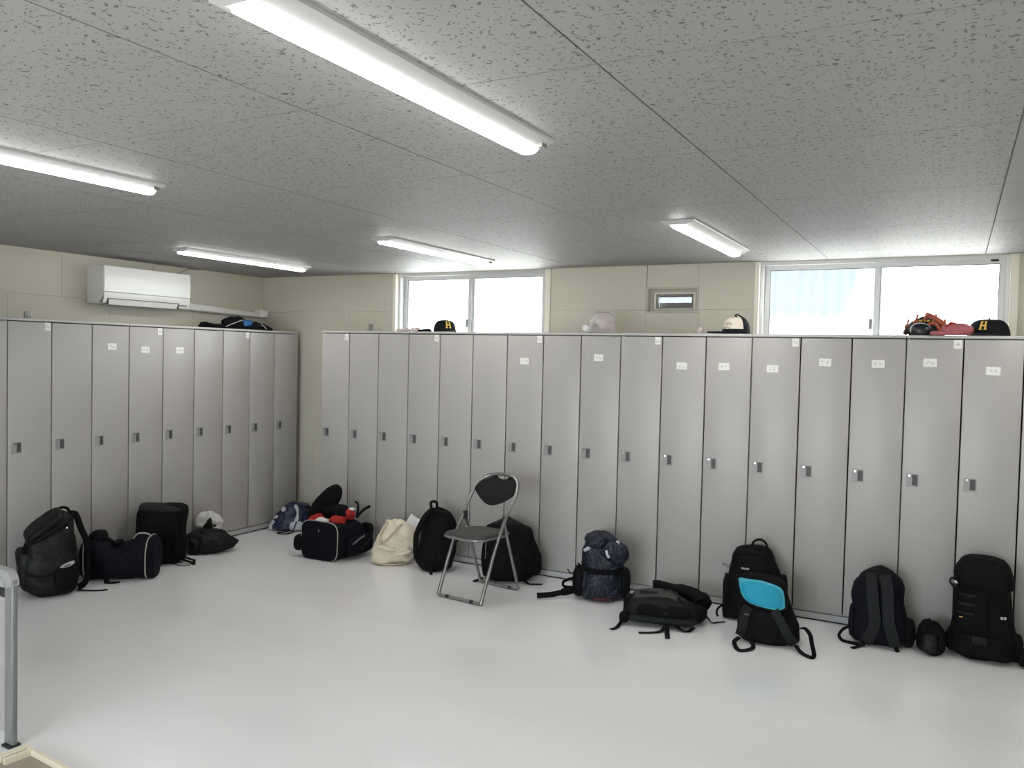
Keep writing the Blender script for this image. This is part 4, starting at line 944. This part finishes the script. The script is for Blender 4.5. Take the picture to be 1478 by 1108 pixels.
# 17 small pouch between them
t, L = bag('pouch', 'small rounded black pouch on the floor between the two rightmost packs', 'bag', (4.70, -.235), 1,
    [(0, -.055, .045, -.08, .07, 2.4), (.03, -.075, .062, -.095, .08, 2.4), (.08, -.08, .068, -.09, .08, 2.3), (.13, -.075, .058, -.07, .08, 2.2), (.17, -.05, .03, -.04, .06, 2.1), (.185, -.03, .015, -.02, .04, 2)], 'black', wr=.011, fr=13, seed=121, r1=.03)
part(t, 'front_pocket', lambda mb: L.patch(mb, 'shiny', L.rect(-.055, .03, .02, .12, 3), .014, .004))
strapface(t, L, 'zip', [(-.06, .13), (-.02, .155), (.03, .135), (.052, .09)], .010, .004, off=.008)
part(t, 'side_flap', lambda mb: (mb.pad((.045, -.02, .06), (.05, .12, .10), 'black', n=2.6), mb.wrinkle(.006, 14, 2)))

# 18 tall pack at the right
t, L = bag('backpack', 'tall black backpack with a rounded lid at the far right of the row', 'backpack', (4.965, -.15), -2.2,
    [(0, -.13, .12, -.11, .10, 3.6), (.03, -.165, .155, -.125, .12, 3.6), (.10, -.175, .155, -.13, .125, 3.6), (.20, -.172, .135, -.13, .125, 3.4), (.30, -.165, .12, -.125, .125, 3.4), (.40, -.158, .108, -.12, .125, 3.4), (.48, -.15, .10, -.11, .12, 3.2), (.52, -.13, .08, -.09, .10, 3)], 'black', wr=.006, seed=131, r1=.04)
part(t, 'lid', lambda mb: (Loft([(.405, -.15, .125, -.15, .10, 3.4), (.43, -.165, .130, -.155, .11, 3.6), (.465, -.170, .122, -.15, .115, 3.6), (.505, -.160, .108, -.13, .11, 3.4), (.54, -.135, .08, -.10, .10, 3.2), (.556, -.11, .05, -.08, .08, 3)], r0=.01, r1=.022).mesh(mb, 'black', 34, 48), mb.wrinkle(.004, 11, 4)))
strapface(t, L, 'centre_strap', [(-.025, .43), (-.028, .30), (-.03, .20), (-.03, .10)], .062, .008, 'black2', off=.012)
part(t, 'front_pocket', lambda mb: L.patch(mb, 'black', L.rect(-.14, .12, .03, .15, 4.5), .022, .006))
part(t, 'strap_buckle', lambda mb: mb.rbox((-.03, L.front(-.03, .13)-.036, .13), (.075, .012, .045), .004, 'slate'))
for z in (.36, .31, .26): part(t, 'gear_loop', lambda mb: mb.ribbon(L.on([(-.14, z), (-.09, z), (-.05, z)], .009), .014, .004, 'slate'))
emblem(t, L, .080, .262, .030, .014, 'logo', 'print', 'small pale print', off=.010, bars=2)
emblem(t, L, -.12, .235, .022, .004, 'yellow', 'thread_tag', 'tiny yellow mark', off=.008, bars=1)
part(t, 'side_buckle', lambda mb: (mb.tube(spl([(-.165, -.04, .375), (-.185, -.05, .405), (-.175, -.06, .43), (-.155, -.07, .425)]), .006, 'grey'), mb.pad((-.15, -.10, .42), (.03, .02, .018), 'pale')), 'pale side buckle')
part(t, 'side_pocket', lambda mb: (Loft([(.02, -.195, -.12, -.08, .08, 2.6), (.10, -.20, -.12, -.09, .09, 2.6), (.17, -.165, -.12, -.06, .06, 2.6)], r0=.02, r1=.02).mesh(mb, 'black', 14, 24), mb.wrinkle(.005, 12, 3)))
part(t, 'side_pocket', lambda mb: (mb.pad((.15, -.01, .08), (.06, .16, .15), 'black', n=2.8), mb.wrinkle(.005, 12, 8)))
part(t, 'hip_strap', lambda mb: (mb.pad((.175, -.08, .055), (.045, .07, .10), 'black2', n=2.6)))
part(t, 'thin_cord', lambda mb: mb.tube(spl([(.17, -.07, .08), (.20, -.09, .05), (.235, -.09, .03), (.26, -.08, .01), (.22, -.10, .005), (.18, -.11, .005)]), .003, 'black2', n=6))
# ------------------------------------------------------------------ things on top of the lockers
ZT = 1.7935
def letter_h(mb, P, w_, h, m='yellow'):
    # blocky serif H laid on a surface: P(u, v) maps letter coordinates to space
    def bar(u0, u1, v0, v1):
        nu, nv = 4, 8; vv = []; ff = []
        for d in (-.002, .0035):
            vv += [P(u0+(u1-u0)*i/nu, v0+(v1-v0)*j/nv, d) for i in range(nu+1) for j in range(nv+1)]
        q = lambda i, j, k: k*(nu+1)*(nv+1)+i*(nv+1)+j
        for k in (0, 1): ff += [(q(i, j, k), q(i+1, j, k), q(i+1, j+1, k), q(i, j+1, k)) for i in range(nu) for j in range(nv)]
        for i in range(nu):
            for j in (0, nv): ff.append((q(i, j, 0), q(i+1, j, 0), q(i+1, j, 1), q(i, j, 1)))
        for j in range(nv):
            for i in (0, nu): ff.append((q(i, j, 0), q(i, j+1, 0), q(i, j+1, 1), q(i, j, 1)))
        mb.add(vv, ff, m)
    a, b = w_/2, h/2
    bar(-a*.80, -a*.36, -b, b); bar(a*.36, a*.80, -b, b); bar(-a*.28, a*.28, -b*.16, b*.16)
    for s in (-1, 1):
        for t_ in (-1, 1): bar(s*a*.58-a*.36, s*a*.58+a*.36, t_*b-(b*.16 if t_ > 0 else 0), t_*b+(b*.16 if t_ < 0 else 0))
def cap(label, loc, face, h, rx, ry, cm, bm_='capblack', back=None, letter=True, brim=.075, flat=.0, lsize=.042, lz=.55, droop=.015, bth=.004):
    # local +x is where the cap faces
    t = thing('baseball_hat', label, 'hat', (loc[0], loc[1], ZT), R(face), 'hats on the lockers')
    def dome(th, ph):
        c = math.cos(ph)**.48; z = math.sin(ph)**1.1
        x = rx*math.cos(th)*c; y = ry*math.sin(th)*c
        z = z*h*(1-flat*max(0, -math.cos(th))*math.cos(ph))
        return Vector((x, y, .001+z))
    def crown(mb, sel, m, i0=0, i1=14):
        N, K = 36, 14; vv = []; ff = []
        for i in range(K+1):
            for j in range(N): vv.append(dome(2*PI*j/N, PI/2*i/K*.995))
        for i in range(i0, i1):
            for j in range(N):
                if sel((2*PI*(j+.5)/N+PI) % (2*PI)-PI): ff.append((i*N+j, i*N+(j+1) % N, (i+1)*N+(j+1) % N, (i+1)*N+j))
        mb.add(vv, ff, m)
    if back:
        part(t, 'front_crown', lambda mb: crown(mb, lambda a: abs(a) < 2.05, cm, 3)); part(t, 'lower_band', lambda mb: crown(mb, lambda a: abs(a) < 2.05, back, 0, 3), 'black lower band'); part(t, 'back_crown', lambda mb: crown(mb, lambda a: abs(a) >= 2.05, back), 'black back panels')
    else: part(t, 'crown', lambda mb: crown(mb, lambda a: True, cm))
    part(t, 'button', lambda mb: mb.pad((0, 0, .006+h), (.014, .014, .008), back or cm))
    def br(mb):
        N = 20; vv = []; ff = []
        for (k, dz) in ((0, 0), (1, 0), (1, -bth), (0, -bth)):
            for i in range(N+1):
                a = -1.15+2.3*i/N; s = math.cos(a/1.15*PI/2)**.55
                r = k*brim*s
                vv.append((rx*math.cos(a)*.97+r, ry*math.sin(a)*.97, .012+dz-droop*k*s-.006*0 + .008*math.cos(a)*(1-k*.2)))
        for q in range(4):
            for i in range(N): ff.append((q*(N+1)+i, q*(N+1)+i+1, ((q+1) % 4)*(N+1)+i+1, ((q+1) % 4)*(N+1)+i))
        mb.add(vv, ff, bm_)
    part(t, 'brim', br)
    if back:
        def Q(u, v, d):
            th = .95+u/ry; ph = math.asin(min(.96, max(.05, .50+v/h)))
            p = dome(th, ph); n = Vector((p.x/rx**2, p.y/ry**2, p.z/h**2)).normalized()
            return p + n*(d-.001)
        part(t, 'faded_print', lambda mb: [mb.tube(spl([Q(a, b, .001), Q(a+.010, b+.009, .002), Q(a+.020, b-.004, .002), Q(a+.028, b+.006, .001)]), .0030, 'capprint', n=6) for a, b in ((-.045, -.014), (-.017, -.012), (-.034, .010), (-.006, .012))], 'faded grey print')
    if letter:
        def P(u, v, d):
            th = u/ry; ph = math.asin(min(.96, max(.05, lz+v/h)))
            p = dome(th, ph); n = Vector((p.x/rx**2, p.y/ry**2, p.z/h**2)).normalized()
            return p + n*(d-.001)
        part(t, 'letter', lambda mb: letter_h(mb, P, lsize, lsize*1.0), 'yellow letter H', False)
    return t
cap('black cap with a yellow H on the left window side of the locker tops', (1.155, .13), -40, .095, .105, .090, 'capblack', brim=.055, lsize=.05, lz=.60)
cap('off-white and black cap on the lockers between the small window and right window', (3.465, .125), -166, .112, .092, .085, 'capwhite', back='capblack', letter=False, brim=.100, droop=.002, bth=.009)
c2 = [o for o in COL.objects if o.get('label', '').startswith('off-white')][0]
part(c2, 'strap_loop', lambda mb: mb.tube(spl([(.01, 0, .118), (.0, 0, .132), (-.03, 0, .118), (-.06, 0, .098)]), .005, 'capblack'))
cap('black cap with a yellow H at the right end of the lockers', (4.925, .17), -108, .100, .115, .112, 'capblack', brim=.07, lsize=.046, lz=.62)

def heap(name, label, cat, loc, yaw, pads, wr, fr, seed, part_name='heap', group=None):
    t = thing(name, label, cat, (loc[0], loc[1], ZT), R(yaw), group)
    for nm, m, ps in pads:
        def fn(mb):
            for c, sz, rot in ps: mb.pad((c[0], c[1], c[2]*.72), sz, m, rot=tuple(R(a) for a in rot), n=2.4)
            mb.wrinkle(wr, fr, seed)
        part(t, nm, fn)
    return t
heap('cloth_gloves', 'small crumpled pinkish white gloves left of the black cap, left window', 'gloves', (.865, .06), 20,
    [('crumpled_cloth', 'pinkwhite', [((-.05, 0, .012), (.13, .08, .028), (0, 0, 0)), ((.04, 0, .016), (.07, .06, .035), (0, 20, 0)), ((.065, .01, .022), (.04, .05, .04), (0, 0, 0))]), ('dark_cuff', 'capblack', [((.125, .0, .012), (.12, .07, .026), (0, 0, 0))])], .008, 25, 3)
t = thing('plastic_bag', 'crumpled clear plastic bag with brownish contents on the lockers under the wall', 'bag', (2.51, .10, ZT), R(25))
part(t, 'film', lambda mb: (Loft([(0, -.10, .095, -.06, .06, 2.6), (.05, -.095, .10, -.065, .06, 2.6), (.10, -.085, .10, -.06, .05, 2.5), (.14, -.055, .085, -.045, .04, 2.4), (.158, -.03, .06, -.03, .02, 2.2)], r0=.01, r1=.02).mesh(mb, 'film', 30, 40), mb.wrinkle(.009, 14, 7)))
part(t, 'contents', lambda mb: (mb.pad((.02, 0, .075), (.13, .07, .11), 'pinkwhite', n=3), mb.pad((-.03, 0, .04), (.09, .06, .06), 'logodim', n=3), mb.wrinkle(.006, 16, 6)))
part(t, 'tied_corner', lambda mb: (mb.pad((-.11, -.02, .03), (.05, .04, .055), 'paper'), mb.wrinkle(.008, 20, 2)))
t = thing('paper_scrap', 'tiny crumpled whitish scrap on the lockers left of the off-white cap', 'paper', (3.215, .12, ZT), 0)
part(t, 'crumple', lambda mb: (mb.pad((0, 0, .02), (.045, .03, .045), 'pinkwhite'), mb.wrinkle(.010, 30, 3)))

# baseball glove group at the right window
t = thing('baseball_glove', 'brown and orange laced baseball glove on the lockers at the right window', 'glove', (4.595, .19, ZT), R(-8))
for k, (x, z, a, ln) in enumerate(((-.085, .055, -48, .12), (-.05, .085, -30, .13), (.0, .095, -8, .13), (.05, .10, 32, .14))):
    part(t, 'finger', lambda mb: (mb.pad((x, 0, z), (ln, .085, .042), 'leather' if k != 3 else 'orange', rot=(0, R(a), 0), n=2.6), mb.wrinkle(.004, 20, k)))
part(t, 'thumb', lambda mb: mb.pad((.075, .01, .07), (.15, .08, .045), 'leather', rot=(0, R(48), 0), n=2.6))
part(t, 'palm', lambda mb: (mb.pad((0, .02, .030), (.22, .10, .09), 'leather', n=2.4), mb.wrinkle(.006, 14, 4)))
part(t, 'web', lambda mb: mb.pad((.035, -.03, .06), (.05, .04, .09), 'olive', n=3))
def lace(mb):
    for k in range(5):
        x = -.11+.05*k; z = .05+.06*math.sin((k+.5)/5*PI)
        mb.tube(spl([(x, -.045, z-.02), (x+.015, -.058, z+.005), (x+.02, -.045, z+.03)]), .0065, 'orange', n=6)
    mb.tube(spl([(-.03, -.06, .035), (.05, -.062, .075), (.085, -.045, .03)]), .010, 'orange', n=6)
part(t, 'lacing', lace, 'orange leather lacing')
part(t, 'wrist_text', lambda mb: [mb.box(-.055+.022*k, -.040+.022*k, -.047, -.043, .088, .097, 'yellow') for k in range(4)], 'worn yellow lettering', False)
part(t, 'loose_lace', lambda mb: mb.tube(spl([(-.11, 0, .06), (-.13, 0, .065), (-.15, 0, .04), (-.165, 0, .01)]), .003, 'pale', n=6))
t = thing('oval_case', 'shiny black oval case in front of the baseball glove', 'case', (4.572, .04, ZT), R(0))
part(t, 'shell', lambda mb: (mb.pad((0, 0, .030), (.112, .07, .090), 'blackleather', n=2.1), mb.wrinkle(.001, 10, 1)))
part(t, 'rim', lambda mb: mb.tube([(.053*math.cos(a)-.004, -.014, .033+.040*math.sin(a)) for a in [PI*.35+PI*.75*i/12 for i in range(13)]], .0035, 'pale', n=6), 'pale rim')
heap('pink_bag', 'crumpled pink bag between the baseball glove and the right black cap', 'bag', (4.742, .02), 0,
    [('crumple', 'pink', [((.0, 0, .042), (.13, .10, .082), (0, 0, 0)), ((.055, 0, .05), (.10, .09, .07), (0, 10, 0)), ((-.075, -.02, .015), (.09, .06, .03), (0, 0, 0))]), ('dark_fold', 'red', [((-.02, -.02, .078), (.06, .04, .03), (0, -20, 0))])], .008, 18, 5)

# dark bundle on the left lockers
t = thing('dark_bundle', 'dark glove bundle with a blue patch lying on the left lockers near the corner', 'bundle', (-.90, -.10, ZT), R(62))
def fnb(mb):
    for c, sz, r_ in (((-.02, 0, .055), (.24, .16, .11), 0), ((.12, 0, .04), (.22, .15, .08), 8), ((.23, .0, .03), (.20, .13, .055), 14), ((-.20, 0, .022), (.26, .13, .045), 0), ((-.28, 0, .026), (.08, .10, .05), 0)): mb.pad(c, sz, 'capblack', rot=(0, R(r_), 0), n=2.4)
    mb.wrinkle(.014, 13, 4)
part(t, 'heap', fnb)
part(t, 'blue_patch', lambda mb: (mb.pad((.075, -.07, .06), (.09, .05, .06), 'bluepatch'), mb.wrinkle(.006, 20, 3)), 'shiny blue patch')
for a in ([(-.12, -.095, .02), (-.06, -.105, .05), (0, -.10, .075), (.03, -.09, .085)], [(.19, -.085, .05), (.22, -.085, .035), (.24, -.08, .01)]):
    part(t, 'lace', lambda mb: mb.tube(spl(a), .0045, 'logo', n=6), 'pale lace')
